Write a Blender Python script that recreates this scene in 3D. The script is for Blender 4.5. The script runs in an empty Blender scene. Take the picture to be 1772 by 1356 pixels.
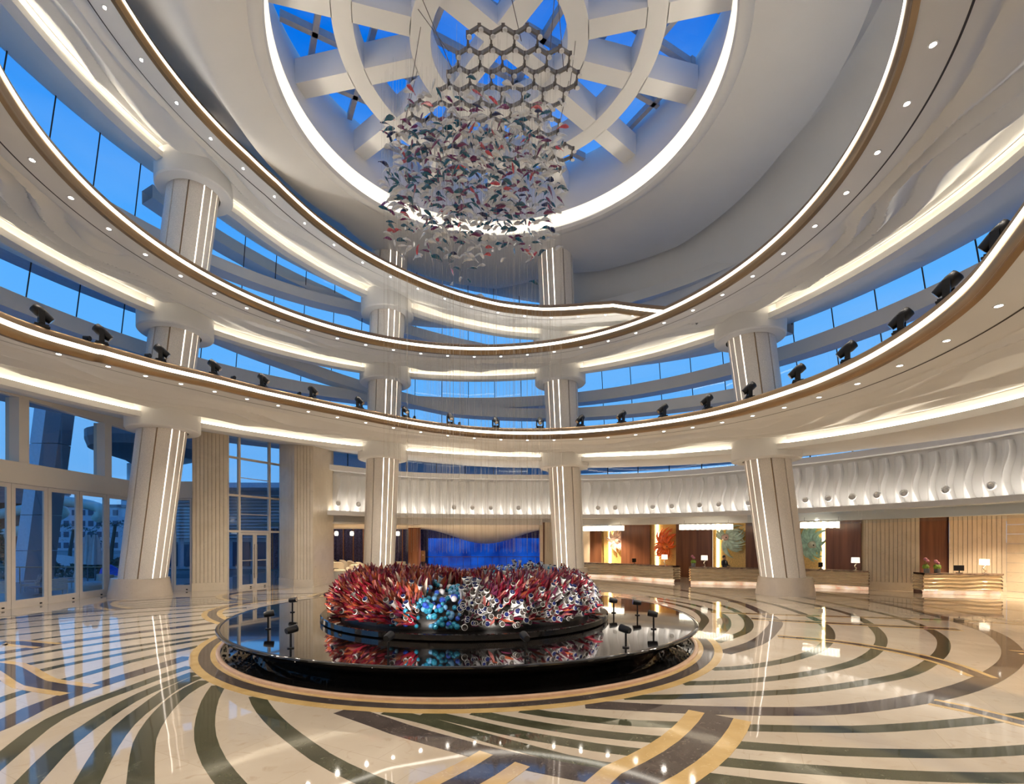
import bpy, bmesh, math, random
from mathutils import Vector, Matrix
from math import sin, cos, pi, radians, sqrt, atan2

scene = bpy.context.scene
col = scene.collection

# ------------------------------------------------------------------ camera
F, HZ, U0, EYE = 840.0, 934.0, 850.0, 2.8          # lens in photo pixels, horizon row, axis column, eye height
cam_d = bpy.data.cameras.new('camera')
cam_d.sensor_fit = 'HORIZONTAL'
cam_d.sensor_width = 36.0
cam_d.lens = 36.0 * F / 1772.0
cam_d.shift_x = (886.0 - U0) / 1772.0
cam_d.shift_y = (HZ - 678.0) / 1772.0
cam_d.clip_end = 2000
cam = bpy.data.objects.new('camera', cam_d)
cam.location = (0, 0, EYE)
cam.rotation_euler = (radians(90), 0, 0)
col.objects.link(cam)
scene.camera = cam

# ------------------------------------------------------------------ view and world
vs = scene.view_settings
vs.view_transform = 'Standard'
vs.look = 'None'
vs.exposure = 0.0
vs.gamma = 1.0
vs.use_curve_mapping = False

w = bpy.data.worlds.new('dusk_sky')
scene.world = w
w.use_nodes = True
wn, wl = w.node_tree.nodes, w.node_tree.links
wn.clear()
wo = wn.new('ShaderNodeOutputWorld')
wb = wn.new('ShaderNodeBackground')
tc = wn.new('ShaderNodeTexCoord')
sp = wn.new('ShaderNodeSeparateXYZ')
rp = wn.new('ShaderNodeValToRGB')
els = rp.color_ramp.elements
els[0].position, els[0].color = 0.0, (0.26, 0.55, 0.95, 1)
els[1].position, els[1].color = 1.0, (0.0, 0.12, 0.66, 1)
for p_, c_ in ((0.15, (0.19, 0.54, 1.05, 1)), (0.42, (0.12, 0.50, 1.12, 1)), (0.56, (0.045, 0.36, 1.05, 1)), (0.70, (0.0, 0.19, 0.86, 1))):
    e = els.new(p_)
    e.color = c_
nz = wn.new('ShaderNodeTexNoise')
nz.inputs['Scale'].default_value = 3.5
nz.inputs['Detail'].default_value = 5
mp = wn.new('ShaderNodeMapping')
mp.inputs['Scale'].default_value = (1, 1, 4)
mr = wn.new('ShaderNodeMapRange')
mr.inputs['From Min'].default_value = 0.45
mr.inputs['From Max'].default_value = 0.8
mr.inputs['To Max'].default_value = 0.28
mx = wn.new('ShaderNodeMix')
mx.data_type = 'RGBA'
mx.inputs[7].default_value = (0.42, 0.66, 1.0, 1)
wl.new(tc.outputs['Generated'], sp.inputs[0])
wl.new(sp.outputs[2], rp.inputs[0])
wl.new(tc.outputs['Generated'], mp.inputs[0])
wl.new(mp.outputs[0], nz.inputs[0])
wl.new(nz.outputs[0], mr.inputs[0])
wl.new(mr.outputs[0], mx.inputs[0])
wl.new(rp.outputs[0], mx.inputs[6])
wl.new(mx.outputs[2], wb.inputs[0])
wb.inputs[1].default_value = 0.95
wl.new(wb.outputs[0], wo.inputs[0])

# ------------------------------------------------------------------ helpers
CX, CY = -1.0, 15.2                     # centre of the hall in plan
def P(th, r, z):
    a = radians(th)
    return Vector((CX + r * sin(a), CY + r * cos(a), z))
def fl(u, v, z=0.0):                    # photo measurement -> point on a level plane at height z
    d = (z - EYE) * F / (HZ - v)
    return Vector(((u - U0) / F * d, d, z))
def at(u, v, d):                        # photo measurement at a known distance
    return Vector(((u - U0) / F * d, d, EYE + (HZ - v) / F * d))
def lerp(a, b, t): return a + (b - a) * t
def table(tb):
    def f(x):
        if x <= tb[0][0]: return tb[0][1]
        for (x0, y0), (x1, y1) in zip(tb, tb[1:]):
            if x <= x1:
                t = (x - x0) / (x1 - x0)
                return lerp(y0, y1, t)
        return tb[-1][1]
    return f
def smooth(t):
    t = min(1, max(0, t))
    return t * t * (3 - 2 * t)
def spline(pts, n=8, closed=False):     # Catmull-Rom through points
    pts = [Vector(p) for p in pts]
    m = len(pts)
    out = []
    segs = m if closed else m - 1
    for i in range(segs):
        g = (lambda k: pts[k % m]) if closed else (lambda k: pts[min(max(k, 0), m - 1)])
        a, b, c, d = g(i - 1), g(i), g(i + 1), g(i + 2)
        for s in range(n):
            t = s / n
            out.append(0.5 * ((2 * b) + (c - a) * t + (2 * a - 5 * b + 4 * c - d) * t * t + (3 * b - a - 3 * c + d) * t ** 3))
    if not closed: out.append(pts[-1].copy())
    return out
def resample(pts, step):
    L = [0]
    for a, b in zip(pts, pts[1:]): L.append(L[-1] + (b - a).length)
    n = max(1, round(L[-1] / step))
    out, j = [], 0
    for i in range(n + 1):
        s = L[-1] * i / n
        while j < len(L) - 2 and L[j + 1] < s: j += 1
        t = (s - L[j]) / max(1e-9, L[j + 1] - L[j])
        out.append(pts[j].lerp(pts[j + 1], t))
    return out

class MB:
    def __init__(s): s.v, s.f, s.m = [], [], []
    def add(s, vs_, fs, mi=0):
        o = len(s.v)
        s.v += [tuple(p) for p in vs_]
        s.f += [tuple(i + o for i in f) for f in fs]
        s.m += [mi] * len(fs)
        return s
    def box(s, c, d, rz=0, mi=0, M=None):
        x, y, z = d[0] / 2, d[1] / 2, d[2] / 2
        ps = [Vector((a * x, b * y, e * z)) for e in (-1, 1) for b in (-1, 1) for a in (-1, 1)]
        R = Matrix.Rotation(rz, 3, 'Z')
        ps = [R @ p + Vector(c) for p in ps]
        if M: ps = [M @ p for p in ps]
        return s.add(ps, [(0, 2, 3, 1), (4, 5, 7, 6), (0, 1, 5, 4), (2, 6, 7, 3), (0, 4, 6, 2), (1, 3, 7, 5)], mi)
    def obox(s, a, b, wd, ht, up=Vector((0, 0, 1)), mi=0):      # bar from a to b
        a, b = Vector(a), Vector(b)
        t = (b - a).normalized()
        n = t.cross(up)
        if n.length < 1e-5: n = t.cross(Vector((1, 0, 0)))
        n.normalize()
        q = n.cross(t).normalized()
        ps = []
        for e in (a, b):
            for i, j in ((-1, -1), (1, -1), (1, 1), (-1, 1)):
                ps.append(e + n * (i * wd / 2) + q * (j * ht / 2))
        return s.add(ps, [(3, 2, 1, 0), (4, 5, 6, 7), (0, 1, 5, 4), (1, 2, 6, 5), (2, 3, 7, 6), (3, 0, 4, 7)], mi)
    def grid(s, rows, closed=False, mi=0, flip=False):           # rows of points
        n, m = len(rows), len(rows[0])
        vs_ = [p for r in rows for p in r]
        fs = []
        for i in range(n - 1):
            for j in range(m if closed else m - 1):
                k = (j + 1) % m
                q = (i * m + j, i * m + k, (i + 1) * m + k, (i + 1) * m + j)
                fs.append(q[::-1] if flip else q)
        return s.add(vs_, fs, mi)
    def lathe(s, prof, c=(0, 0, 0), n=24, mi=0, M=None):         # prof: (r, z)
        rows = []
        for r, z in prof:
            row = [Vector((c[0] + r * cos(2 * pi * k / n), c[1] + r * sin(2 * pi * k / n), c[2] + z)) for k in range(n)]
            if M: row = [M @ p for p in row]
            rows.append(row)
        return s.grid(rows, True, mi)
    def tube(s, pts, rad, n=8, mi=0, cap=True):
        pts = [Vector(p) for p in pts]
        rows = []
        nrm = None
        for i, p in enumerate(pts):
            t = (pts[min(i + 1, len(pts) - 1)] - pts[max(i - 1, 0)])
            if t.length < 1e-9: t = Vector((0, 0, 1))
            t.normalize()
            if nrm is None:
                nrm = t.orthogonal().normalized()
            else:
                nrm = (nrm - t * nrm.dot(t))
                nrm = nrm.normalized() if nrm.length > 1e-6 else t.orthogonal().normalized()
            b = t.cross(nrm)
            r = rad[i] if isinstance(rad, (list, tuple)) else rad
            rows.append([p + (nrm * cos(2 * pi * k / n) + b * sin(2 * pi * k / n)) * r for k in range(n)])
        s.grid(rows, True, mi)
        if cap:
            s.add(rows[0], [tuple(range(n))[::-1]], mi)
            s.add(rows[-1], [tuple(range(n))], mi)
        return s
    def prism(s, poly, z0, z1, mi=0):                             # poly: xy list
        n = len(poly)
        vs_ = [(p[0], p[1], z0) for p in poly] + [(p[0], p[1], z1) for p in poly]
        fs = [tuple(range(n))[::-1], tuple(range(n, 2 * n))] + [(i, (i + 1) % n, n + (i + 1) % n, n + i) for i in range(n)]
        return s.add(vs_, fs, mi)
    def sphere(s, c, r, n=10, m=6, mi=0, sc=(1, 1, 1), M=None):
        rows = []
        for i in range(m + 1):
            ph = -pi / 2 + pi * i / m
            row = []
            for k in range(n):
                p = Vector((r * sc[0] * cos(ph) * cos(2 * pi * k / n), r * sc[1] * cos(ph) * sin(2 * pi * k / n), r * sc[2] * sin(ph)))
                if M: p = M @ p
                row.append(p + Vector(c))
            rows.append(row)
        return s.grid(rows, True, mi)
    def mesh(s, name, mats, sm=False):
        me = bpy.data.meshes.new(name)
        me.from_pydata(s.v, [], s.f)
        for m in (mats if isinstance(mats, (list, tuple)) else [mats]): me.materials.append(m)
        me.polygons.foreach_set('material_index', s.m)
        if sm: me.polygons.foreach_set('use_smooth', [True] * len(s.f))
        me.update()
        return me
    def build(s, name, mats, parent=None, sm=False, loc=None, fix=True):
        me = s.mesh(name, mats, sm)
        if fix:
            bm = bmesh.new(); bm.from_mesh(me)
            bmesh.ops.remove_doubles(bm, verts=bm.verts, dist=1e-5)
            bmesh.ops.recalc_face_normals(bm, faces=bm.faces)
            bm.to_mesh(me); bm.free()
        if sm: me.set_sharp_from_angle(angle=radians(42))
        return link(name, me, parent, loc)
def link(name, me, parent=None, loc=None):
    o = bpy.data.objects.new(name, me)
    col.objects.link(o)
    if parent: o.parent = parent
    if loc is not None: o.location = loc
    return o
def empty(name, loc=(0, 0, 0), rz=0, parent=None):
    o = bpy.data.objects.new(name, None)
    o.empty_display_size = 0.2
    col.objects.link(o)
    o.location = loc
    o.rotation_euler = (0, 0, rz)
    if parent: o.parent = parent
    return o
def tag(o, label=None, cat=None, group=None, kind=None):
    if label: o['label'] = label
    if cat: o['category'] = cat
    if group: o['group'] = group
    if kind: o['kind'] = kind
    return o
def struct(o, label=None, cat=None):
    return tag(o, label, cat, None, 'structure')

# ------------------------------------------------------------------ materials
def new_mat(name):
    m = bpy.data.materials.new(name)
    m.use_nodes = True
    return m, m.node_tree.nodes, m.node_tree.links, m.node_tree.nodes['Principled BSDF']
def mat(name, c, rough=0.5, metal=0.0, var=0.06, scale=6.0, bump=0.0, bscale=40.0, coat=0.0, spec=0.5, trans=0.0, emit=None, es=0.0):
    m, n, l, b = new_mat(name)
    b.inputs['Roughness'].default_value = rough
    b.inputs['Metallic'].default_value = metal
    b.inputs['Coat Weight'].default_value = coat
    b.inputs['Coat Roughness'].default_value = 0.05
    b.inputs['Specular IOR Level'].default_value = spec
    b.inputs['Transmission Weight'].default_value = trans
    tcn = n.new('ShaderNodeTexCoord')
    t = n.new('ShaderNodeTexNoise')
    t.inputs['Scale'].default_value = scale
    t.inputs['Detail'].default_value = 3
    l.new(tcn.outputs['Object'], t.inputs[0])
    r = n.new('ShaderNodeValToRGB')
    r.color_ramp.elements[0].position = 0.3
    r.color_ramp.elements[1].position = 0.7
    r.color_ramp.elements[0].color = tuple(x * (1 - var) for x in c) + (1,)
    r.color_ramp.elements[1].color = tuple(min(1, x * (1 + var)) for x in c) + (1,)
    l.new(t.outputs[0], r.inputs[0])
    l.new(r.outputs[0], b.inputs['Base Color'])
    if bump:
        t2 = n.new('ShaderNodeTexNoise')
        t2.inputs['Scale'].default_value = bscale
        l.new(tcn.outputs['Object'], t2.inputs[0])
        bp = n.new('ShaderNodeBump')
        bp.inputs['Strength'].default_value = bump
        bp.inputs['Distance'].default_value = 0.02
        l.new(t2.outputs[0], bp.inputs['Height'])
        l.new(bp.outputs[0], b.inputs['Normal'])
    if emit:
        b.inputs['Emission Color'].default_value = (*emit, 1)
        b.inputs['Emission Strength'].default_value = es
    return m
def emis(name, c, s):
    m = bpy.data.materials.new(name)
    m.use_nodes = True
    n, l = m.node_tree.nodes, m.node_tree.links
    n.clear()
    o = n.new('ShaderNodeOutputMaterial')
    e = n.new('ShaderNodeEmission')
    e.inputs[0].default_value = (*c, 1)
    e.inputs[1].default_value = s
    l.new(e.outputs[0], o.inputs[0])
    return m
def glass(name, tint=(0.85, 0.92, 1.0), refl=1.0):
    m = bpy.data.materials.new(name)
    m.use_nodes = True
    n, l = m.node_tree.nodes, m.node_tree.links
    n.clear()
    o = n.new('ShaderNodeOutputMaterial')
    t = n.new('ShaderNodeBsdfTransparent')
    t.inputs[0].default_value = (*tint, 1)
    g = n.new('ShaderNodeBsdfGlossy')
    g.inputs['Roughness'].default_value = 0.01
    f = n.new('ShaderNodeLayerWeight')
    pw = n.new('ShaderNodeMath'); pw.operation = 'POWER'
    pw.inputs[1].default_value = 5.0
    mu = n.new('ShaderNodeMath'); mu.operation = 'MULTIPLY_ADD'
    mu.inputs[1].default_value = 0.85 * refl
    mu.inputs[2].default_value = 0.05 * refl
    mxs = n.new('ShaderNodeMixShader')
    l.new(f.outputs['Facing'], pw.inputs[0])
    l.new(pw.outputs[0], mu.inputs[0])
    l.new(mu.outputs[0], mxs.inputs[0])
    l.new(t.outputs[0], mxs.inputs[1])
    l.new(g.outputs[0], mxs.inputs[2])
    l.new(mxs.outputs[0], o.inputs[0])
    return m
def stone(name, c1, c2, vein, rough=0.06, scale=0.6, bump=0.0, tiles=0.0):
    m, n, l, b = new_mat(name)
    b.inputs['Roughness'].default_value = rough
    b.inputs['Specular IOR Level'].default_value = 0.85 if rough < 0.1 else 0.5
    tcn = n.new('ShaderNodeTexCoord')
    a = n.new('ShaderNodeTexNoise')
    a.inputs['Scale'].default_value = scale
    a.inputs['Detail'].default_value = 6
    a.inputs['Distortion'].default_value = 1.2
    l.new(tcn.outputs['Object'], a.inputs[0])
    r = n.new('ShaderNodeValToRGB')
    e_ = r.color_ramp.elements
    e_[0].position, e_[0].color = 0.32, (*c1, 1)
    e_[1].position, e_[1].color = 0.72, (*c2, 1)
    v = n.new('ShaderNodeTexNoise')
    v.inputs['Scale'].default_value = scale * 5
    v.inputs['Detail'].default_value = 8
    v.inputs['Distortion'].default_value = 2.5
    l.new(tcn.outputs['Object'], v.inputs[0])
    vr = n.new('ShaderNodeMapRange')
    vr.inputs['From Min'].default_value = 0.60
    vr.inputs['From Max'].default_value = 0.78
    l.new(v.outputs[0], vr.inputs[0])
    mxn = n.new('ShaderNodeMix'); mxn.data_type = 'RGBA'
    mxn.inputs[7].default_value = (*vein, 1)
    l.new(a.outputs[0], r.inputs[0])
    l.new(vr.outputs[0], mxn.inputs[0])
    l.new(r.outputs[0], mxn.inputs[6])
    src = mxn.outputs[2]
    if tiles:
        bk = n.new('ShaderNodeTexBrick')
        bk.inputs['Scale'].default_value = 1.0
        bk.inputs['Mortar Size'].default_value = 0.004
        bk.inputs['Brick Width'].default_value = tiles
        bk.inputs['Row Height'].default_value = tiles
        bk.inputs['Color1'].default_value = (1, 1, 1, 1)
        bk.inputs['Color2'].default_value = (0.94, 0.94, 0.94, 1)
        bk.inputs['Mortar'].default_value = (0.82, 0.80, 0.76, 1)
        mpn = n.new('ShaderNodeMapping')
        mpn.inputs['Rotation'].default_value = (0, 0, radians(28))
        l.new(tcn.outputs['Object'], mpn.inputs[0])
        l.new(mpn.outputs[0], bk.inputs[0])
        mm = n.new('ShaderNodeMix'); mm.data_type = 'RGBA'; mm.blend_type = 'MULTIPLY'
        mm.inputs[0].default_value = 1.0
        l.new(src, mm.inputs[6])
        l.new(bk.outputs[0], mm.inputs[7])
        src = mm.outputs[2]
    l.new(src, b.inputs['Base Color'])
    if bump:
        w2 = n.new('ShaderNodeTexNoise')
        w2.inputs['Scale'].default_value = 0.9
        w2.inputs['Detail'].default_value = 1
        l.new(tcn.outputs['Object'], w2.inputs[0])
        bp = n.new('ShaderNodeBump')
        bp.inputs['Strength'].default_value = bump
        bp.inputs['Distance'].default_value = 0.05
        l.new(w2.outputs[0], bp.inputs['Height'])
        l.new(bp.outputs[0], b.inputs['Normal'])
    return m
def wood(name, c1, c2, rough=0.3, sx=3.0):
    m, n, l, b = new_mat(name)
    b.inputs['Roughness'].default_value = rough
    tcn = n.new('ShaderNodeTexCoord')
    mpn = n.new('ShaderNodeMapping')
    mpn.inputs['Scale'].default_value = (sx, sx, 0.15)
    a = n.new('ShaderNodeTexNoise')
    a.inputs['Scale'].default_value = 1.5
    a.inputs['Detail'].default_value = 5
    r = n.new('ShaderNodeValToRGB')
    r.color_ramp.elements[0].position = 0.35
    r.color_ramp.elements[1].position = 0.68
    r.color_ramp.elements[0].color = (*c1, 1)
    r.color_ramp.elements[1].color = (*c2, 1)
    l.new(tcn.outputs['Object'], mpn.inputs[0])
    l.new(mpn.outputs[0], a.inputs[0])
    l.new(a.outputs[0], r.inputs[0])
    l.new(r.outputs[0], b.inputs['Base Color'])
    return m

M = dict(
    plaster=mat('white_plaster', (0.78, 0.765, 0.74), 0.6, var=0.015, scale=0.8),
    cream=mat('cream_panel', (0.74, 0.68, 0.59), 0.55, var=0.02, scale=0.8),
    bronze=mat('polished_bronze', (0.36, 0.235, 0.125), 0.30, 0.85, var=0.05, scale=2),
    dark=mat('dark_groove', (0.045, 0.035, 0.03), 0.6),
    led=emis('led_white', (1.0, 0.93, 0.80), 5.0),
    cove=emis('cove_led', (1.0, 0.88, 0.68), 15.0),
    colled=emis('column_led', (1.0, 0.86, 0.74), 5.0),
    lens=emis('downlight_lens', (1.0, 0.95, 0.86), 25.0),
    mosaic=mat('cream_mosaic', (0.78, 0.72, 0.65), 0.45, var=0.22, scale=55, bump=0.25, bscale=60),
    plinth=stone('beige_plinth_stone', (0.50, 0.42, 0.34), (0.56, 0.48, 0.39), (0.44, 0.37, 0.30), 0.25, 1.2),
    travertine=stone('cream_ribbed_stone', (0.66, 0.56, 0.42), (0.74, 0.64, 0.50), (0.58, 0.48, 0.35), 0.22, 0.8),
    marble=stone('cream_marble', (0.47, 0.39, 0.30), (0.56, 0.48, 0.38), (0.42, 0.33, 0.24), 0.03, 0.5, 0.07, 1.2),
    green=stone('green_marble', (0.045, 0.046, 0.026), (0.085, 0.086, 0.052), (0.15, 0.15, 0.10), 0.05, 2.0, 0.04),
    brown=stone('brown_marble', (0.055, 0.042, 0.038), (0.105, 0.085, 0.075), (0.20, 0.165, 0.145), 0.05, 1.5, 0.04),
    gold=stone('yellow_marble', (0.50, 0.33, 0.13), (0.62, 0.43, 0.19), (0.68, 0.52, 0.28), 0.06, 1.5, 0.04),
    rosy=stone('rosy_marble', (0.52, 0.33, 0.22), (0.62, 0.42, 0.30), (0.45, 0.28, 0.19), 0.12, 2.0),
    frame=mat('champagne_frame', (0.66, 0.59, 0.52), 0.4, 0.15, var=0.02),
    glass=glass('clear_glass', (0.88, 0.95, 1.0)),
    blackm=mat('black_matte_metal', (0.012, 0.012, 0.014), 0.38, 0.3),
    blackg=mat('black_polished_granite', (0.010, 0.009, 0.009), 0.03, var=0.3, scale=30, spec=0.8),
    chrome=mat('brushed_steel', (0.62, 0.60, 0.57), 0.25, 1.0, var=0.03),
    brownw=wood('brown_wood', (0.115, 0.042, 0.020), (0.22, 0.088, 0.042), 0.28),
    exterior=mat('exterior_panel', (0.55, 0.57, 0.62), 0.5),
)
# ================================================================== STRUCTURE
# ------------------------------------------------------------------ floor and its inlays
mb = MB()
mb.add([(-60, -14, 0), (60, -14, 0), (60, 75, 0), (-60, 75, 0)], [(0, 1, 2, 3)])
mb = MB()
floor_poly = [(-19.6, -12), (30, -12), (30, 58), (-19.6, 58)]
mb.prism(floor_poly, -0.3, 0.0)
floor = struct(mb.build('floor', M['marble']), 'polished cream marble floor with swirling dark inlay bands', 'floor')

def ribbon(pts, wd, z0=-0.01, z1=0.002, name='inlay_strip', m='green', parent=floor):
    pts = resample([Vector((p[0], p[1], 0)) for p in pts], 0.45)
    if len(pts) < 2: return
    L, R_ = [], []
    for i, p in enumerate(pts):
        t = pts[min(i + 1, len(pts) - 1)] - pts[max(i - 1, 0)]
        n = Vector((-t.y, t.x, 0)).normalized() * (wd / 2)
        L.append(p + n); R_.append(p - n)
    def zz(p, z): return Vector((p.x, p.y, z))
    mb = MB()
    mb.grid([[zz(p, z0) for p in L], [zz(p, z1) for p in L], [zz(p, z1) for p in R_], [zz(p, z0) for p in R_]])
    return mb.build(name, M[m], parent)
def px(s): return [fl(*q) for q in s]
def inner(pts, rmin):                       # run in to the pool border and trim there
    pts = [Vector((p[0], p[1], 0)) for p in pts]
    c = Vector((PX, PY, 0))
    if (pts[0] - c).length < 8.6: pts.insert(0, pts[0] + (pts[0] - pts[1]).normalized() * 1.2)
    e = pts[-1]
    if e.y > 0.5:
        u_, v_ = U0 + F * e.x / e.y, HZ + F * EYE / e.y
        if u_ < 15 or u_ > 1755 or v_ > 1350: pts.append(e + (e - pts[-2]).normalized() * 2.5)
    pts = resample(pts, 0.12)
    return [p for p in pts if (Vector((p[0], p[1])) - Vector((PX, PY))).length > rmin]
PX, PY = -0.85, 15.1                         # pool centre

# brown and green arms measured on the floor
B = {}
B['a'] = spline(px([(1000, 1218), (1048, 1220), (1174, 1226.6), (1300, 1230), (1436, 1228.8), (1566, 1213.5), (1660, 1193), (1720, 1168), (1752, 1140), (1743, 1113), (1697, 1087), (1588, 1056.6), (1514, 1041), (1440, 1028), (1330, 1014)]), 6)
B['b'] = spline(px([(595, 1228), (660, 1250), (702.8, 1265), (802, 1292.6), (870.5, 1310), (960, 1329), (1054, 1345)]) + [Vector((3.4, 5.1, 0)), Vector((6.0, 4.2, 0)), Vector((9.5, 4.0, 0))], 6)
B['c'] = spline(px([(335, 1134), (260, 1157), (203, 1174.5), (135, 1197), (52, 1228.6), (0, 1256)]) + [Vector((-7.3, 5.6, 0)), Vector((-6.8, 3.0, 0)), Vector((-5.5, 0.5, 0))], 6)
B['d'] = spline(px([(400, 1073), (372.5, 1077), (225.7, 1095.5), (90, 1114.6), (11, 1128)]) + [Vector((-14.2, 9.2, 0)), Vector((-15.2, 6.0, 0))], 6)
B['e'] = spline(px([(440, 1040), (352, 1045.5), (180, 1056), (90, 1063), (0, 1072)]) + [Vector((-19.0, 13.0, 0))], 6)
B['f'] = spline(px([(560, 1026), (470, 1028), (300, 1035), (205, 1041)]), 6)
B['g'] = spline(px([(1230, 1130), (1252, 1129), (1310, 1111), (1335, 1090), (1342, 1075), (1320, 1060), (1280, 1043), (1230, 1030), (1160, 1018), (1080, 1009)]), 6)
for k, s in B.items():
    ribbon(inner(s, 7.25), 0.40 if k in 'abcdg' else 0.36, name='brown_inlay_band', m='brown', z1=0.0035)
greens = [
    # foreground left, swirling out from the pool border
    [(338, 1119), (225.7, 1144), (176, 1158.7), (101.6, 1179), (30, 1200), (-40, 1226)],
    [(363, 1104.5), (280, 1118), (180.6, 1137), (100, 1153), (43, 1166.6), (0, 1176)],
    [(366, 1097.7), (244, 1116), (180.6, 1126), (90, 1142), (11, 1155)],
    [(366, 1090), (270, 1100), (180.6, 1112), (90, 1126), (9, 1140.6)],
    [(345, 1148), (284, 1168), (226, 1190), (150, 1218), (80, 1252), (0, 1316)],
    [(352, 1158), (290, 1182), (230, 1209), (170, 1246), (110, 1290), (46, 1356)],
    [(356, 1165), (300, 1190), (262, 1217), (220, 1250), (185, 1293), (150, 1356)],
    [(362, 1174), (320, 1196), (284, 1228), (256, 1268), (247, 1300), (243, 1356)],
    [(377, 1188), (364, 1210), (355, 1245), (356, 1280), (372, 1320), (400, 1356)],
    [(446, 1207), (455, 1224), (480, 1252), (520, 1284), (570, 1318), (650, 1356)],
    # foreground right of the pool
    [(688, 1235), (740, 1247), (820, 1270), (900, 1292), (1000, 1318), (1100, 1334)],
    [(745, 1235), (800, 1247), (900, 1270), (1000, 1287), (1060, 1297), (1155, 1306)],
    [(830, 1234), (880, 1245), (980, 1262), (1080, 1274), (1190, 1283)],
    [(915, 1230), (960, 1237), (1050, 1247), (1120, 1252), (1220, 1255)],
    [(1270, 1258), (1400, 1261), (1500, 1261), (1600, 1255), (1700, 1246), (1800, 1236)],
    [(1262, 1287), (1350, 1294), (1450, 1300), (1560, 1303), (1660, 1303), (1772, 1297), (1850, 1290)],
    [(1235, 1316), (1340, 1326), (1450, 1334), (1560, 1341), (1680, 1345), (1800, 1345)],
    [(1190, 1341), (1280, 1352), (1400, 1366), (1520, 1376)],
    [(1100, 1206), (1180, 1205), (1300, 1200), (1400, 1194), (1500, 1180), (1570, 1166), (1610, 1146), (1632, 1123), (1627, 1101), (1590, 1081), (1530, 1062), (1440, 1043), (1380, 1031)],
    [(1180, 1182), (1260, 1180), (1350, 1172), (1440, 1157), (1500, 1137), (1525, 1111), (1515, 1088), (1480, 1066), (1420, 1049), (1350, 1035)],
    [(1230, 1157), (1290, 1154), (1370, 1140), (1420, 1121), (1436, 1100), (1425, 1080), (1390, 1062), (1340, 1046), (1290, 1035)],
    [(1236, 1112), (1262, 1103), (1290, 1092), (1296, 1078), (1285, 1064), (1260, 1051), (1222, 1041), (1170, 1031), (1100, 1021)],
    [(1226, 1103), (1250, 1092), (1258, 1077), (1250, 1064), (1228, 1054), (1190, 1044), (1120, 1032)],
    [(1213, 1083), (1220, 1072), (1210, 1060), (1190, 1051), (1140, 1039)],
    # beyond the pool, thin with distance
    [(1772, 1079), (1700, 1065), (1600, 1048), (1500, 1036), (1400, 1027)],
    [(1772, 1057), (1690, 1047), (1600, 1037), (1500, 1028)],
    [(1772, 1035), (1700, 1031), (1600, 1026), (1500, 1021)],
]
for g in greens:
    ribbon(inner(spline(px(g), 5), 7.2), 0.27)
def between(a, b, n, lo=0):                  # arms spaced between two measured arms
    A_, B_ = resample(a, 1.0), resample(b, 1.0)
    def pt(S, t):
        k = t * (len(S) - 1); i = min(int(k), len(S) - 2)
        return S[i].lerp(S[i + 1], k - i)
    for i in range(1, n + 1):
        s = i / (n + 1)
        ribbon(inner([pt(A_, t / 24).lerp(pt(B_, t / 24), s) for t in range(25)], 7.25), 0.2)
between(B['d'], B['e'], 4)
between(B['e'], B['f'], 3)
# gold edged bands crossing the arms
def gold_band(pts, wb, wg):
    s = spline(pts, 8)
    ribbon(s, wb + 2 * wg, name='yellow_inlay_band', m='gold', z1=0.0045)
    ribbon(s, wb, name='brown_inlay_band', m='brown', z1=0.0055)
gold_band(px([(1244, 1238), (1228, 1262), (1196, 1294), (1150, 1325), (1095, 1356)]) + [Vector((0.9, 4.5, 0))], 0.42, 0.25)
gold_band(px([(872, 1312), (838, 1334), (790, 1360)]) + [Vector((-1.2, 4.6, 0))], 0.34, 0.22)
gold_band(px([(85, 1117), (40, 1113), (5, 1111)]) + [Vector((-12.6, 11.6, 0)), Vector((-11.8, 10.9, 0)), fl(6, 1152), fl(57, 1180), fl(90, 1187), fl(140, 1194)], 0.34, 0.17)
gold_band(px([(400, 1079), (378, 1072), (367, 1064), (372, 1056), (395, 1049), (440, 1041), (520, 1033)]), 0.30, 0.2)
gold_band(px([(415, 1038), (396, 1035), (390, 1032), (398, 1028), (430, 1023), (500, 1018)]), 0.34, 0.25)
gold_band(px([(212, 1054), (188, 1050), (181, 1046), (190, 1041), (205, 1038)]), 0.34, 0.25)
gold_band(px([(545, 1033), (556, 1028), (580, 1023), (640, 1016)]), 0.34, 0.25)
gold_band(px([(1300, 1070), (1420, 1077), (1560, 1084), (1660, 1089)]), 0.30, 0.12)
gold_band(px([(1346, 1101), (1450, 1110), (1560, 1128), (1640, 1148), (1702, 1172)]), 0.26, 0.12)
gold_band(px([(1612, 1214), (1680, 1228), (1740, 1243), (1800, 1258)]), 0.24, 0.12)
gold_band(px([(1755, 1128), (1800, 1131), (1900, 1136)]), 0.26, 0.12)
gold_band(px([(1230, 1059), (1340, 1063), (1500, 1068), (1680, 1074), (1772, 1081)]), 0.2, 0.1)
# rings round the pool
def annulus(r0, r1, z0, z1, c=(PX, PY), n=120):
    mb = MB()
    rows = []
    for r, z in ((r0, z0), (r0, z1), (r1, z1), (r1, z0)):
        rows.append([Vector((c[0] + r * cos(2 * pi * k / n), c[1] + r * sin(2 * pi * k / n), z)) for k in range(n)])
    rows.append(rows[0])
    return mb.grid(rows, True)
annulus(7.08, 7.27, -0.02, 0.006).build('yellow_inlay_ring', M['gold'], floor)
annulus(6.83, 7.08, -0.02, 0.0055).build('brown_inlay_ring', M['brown'], floor)
annulus(6.72, 6.83, -0.02, 0.006).build('yellow_inlay_ring', M['gold'], floor)

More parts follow.
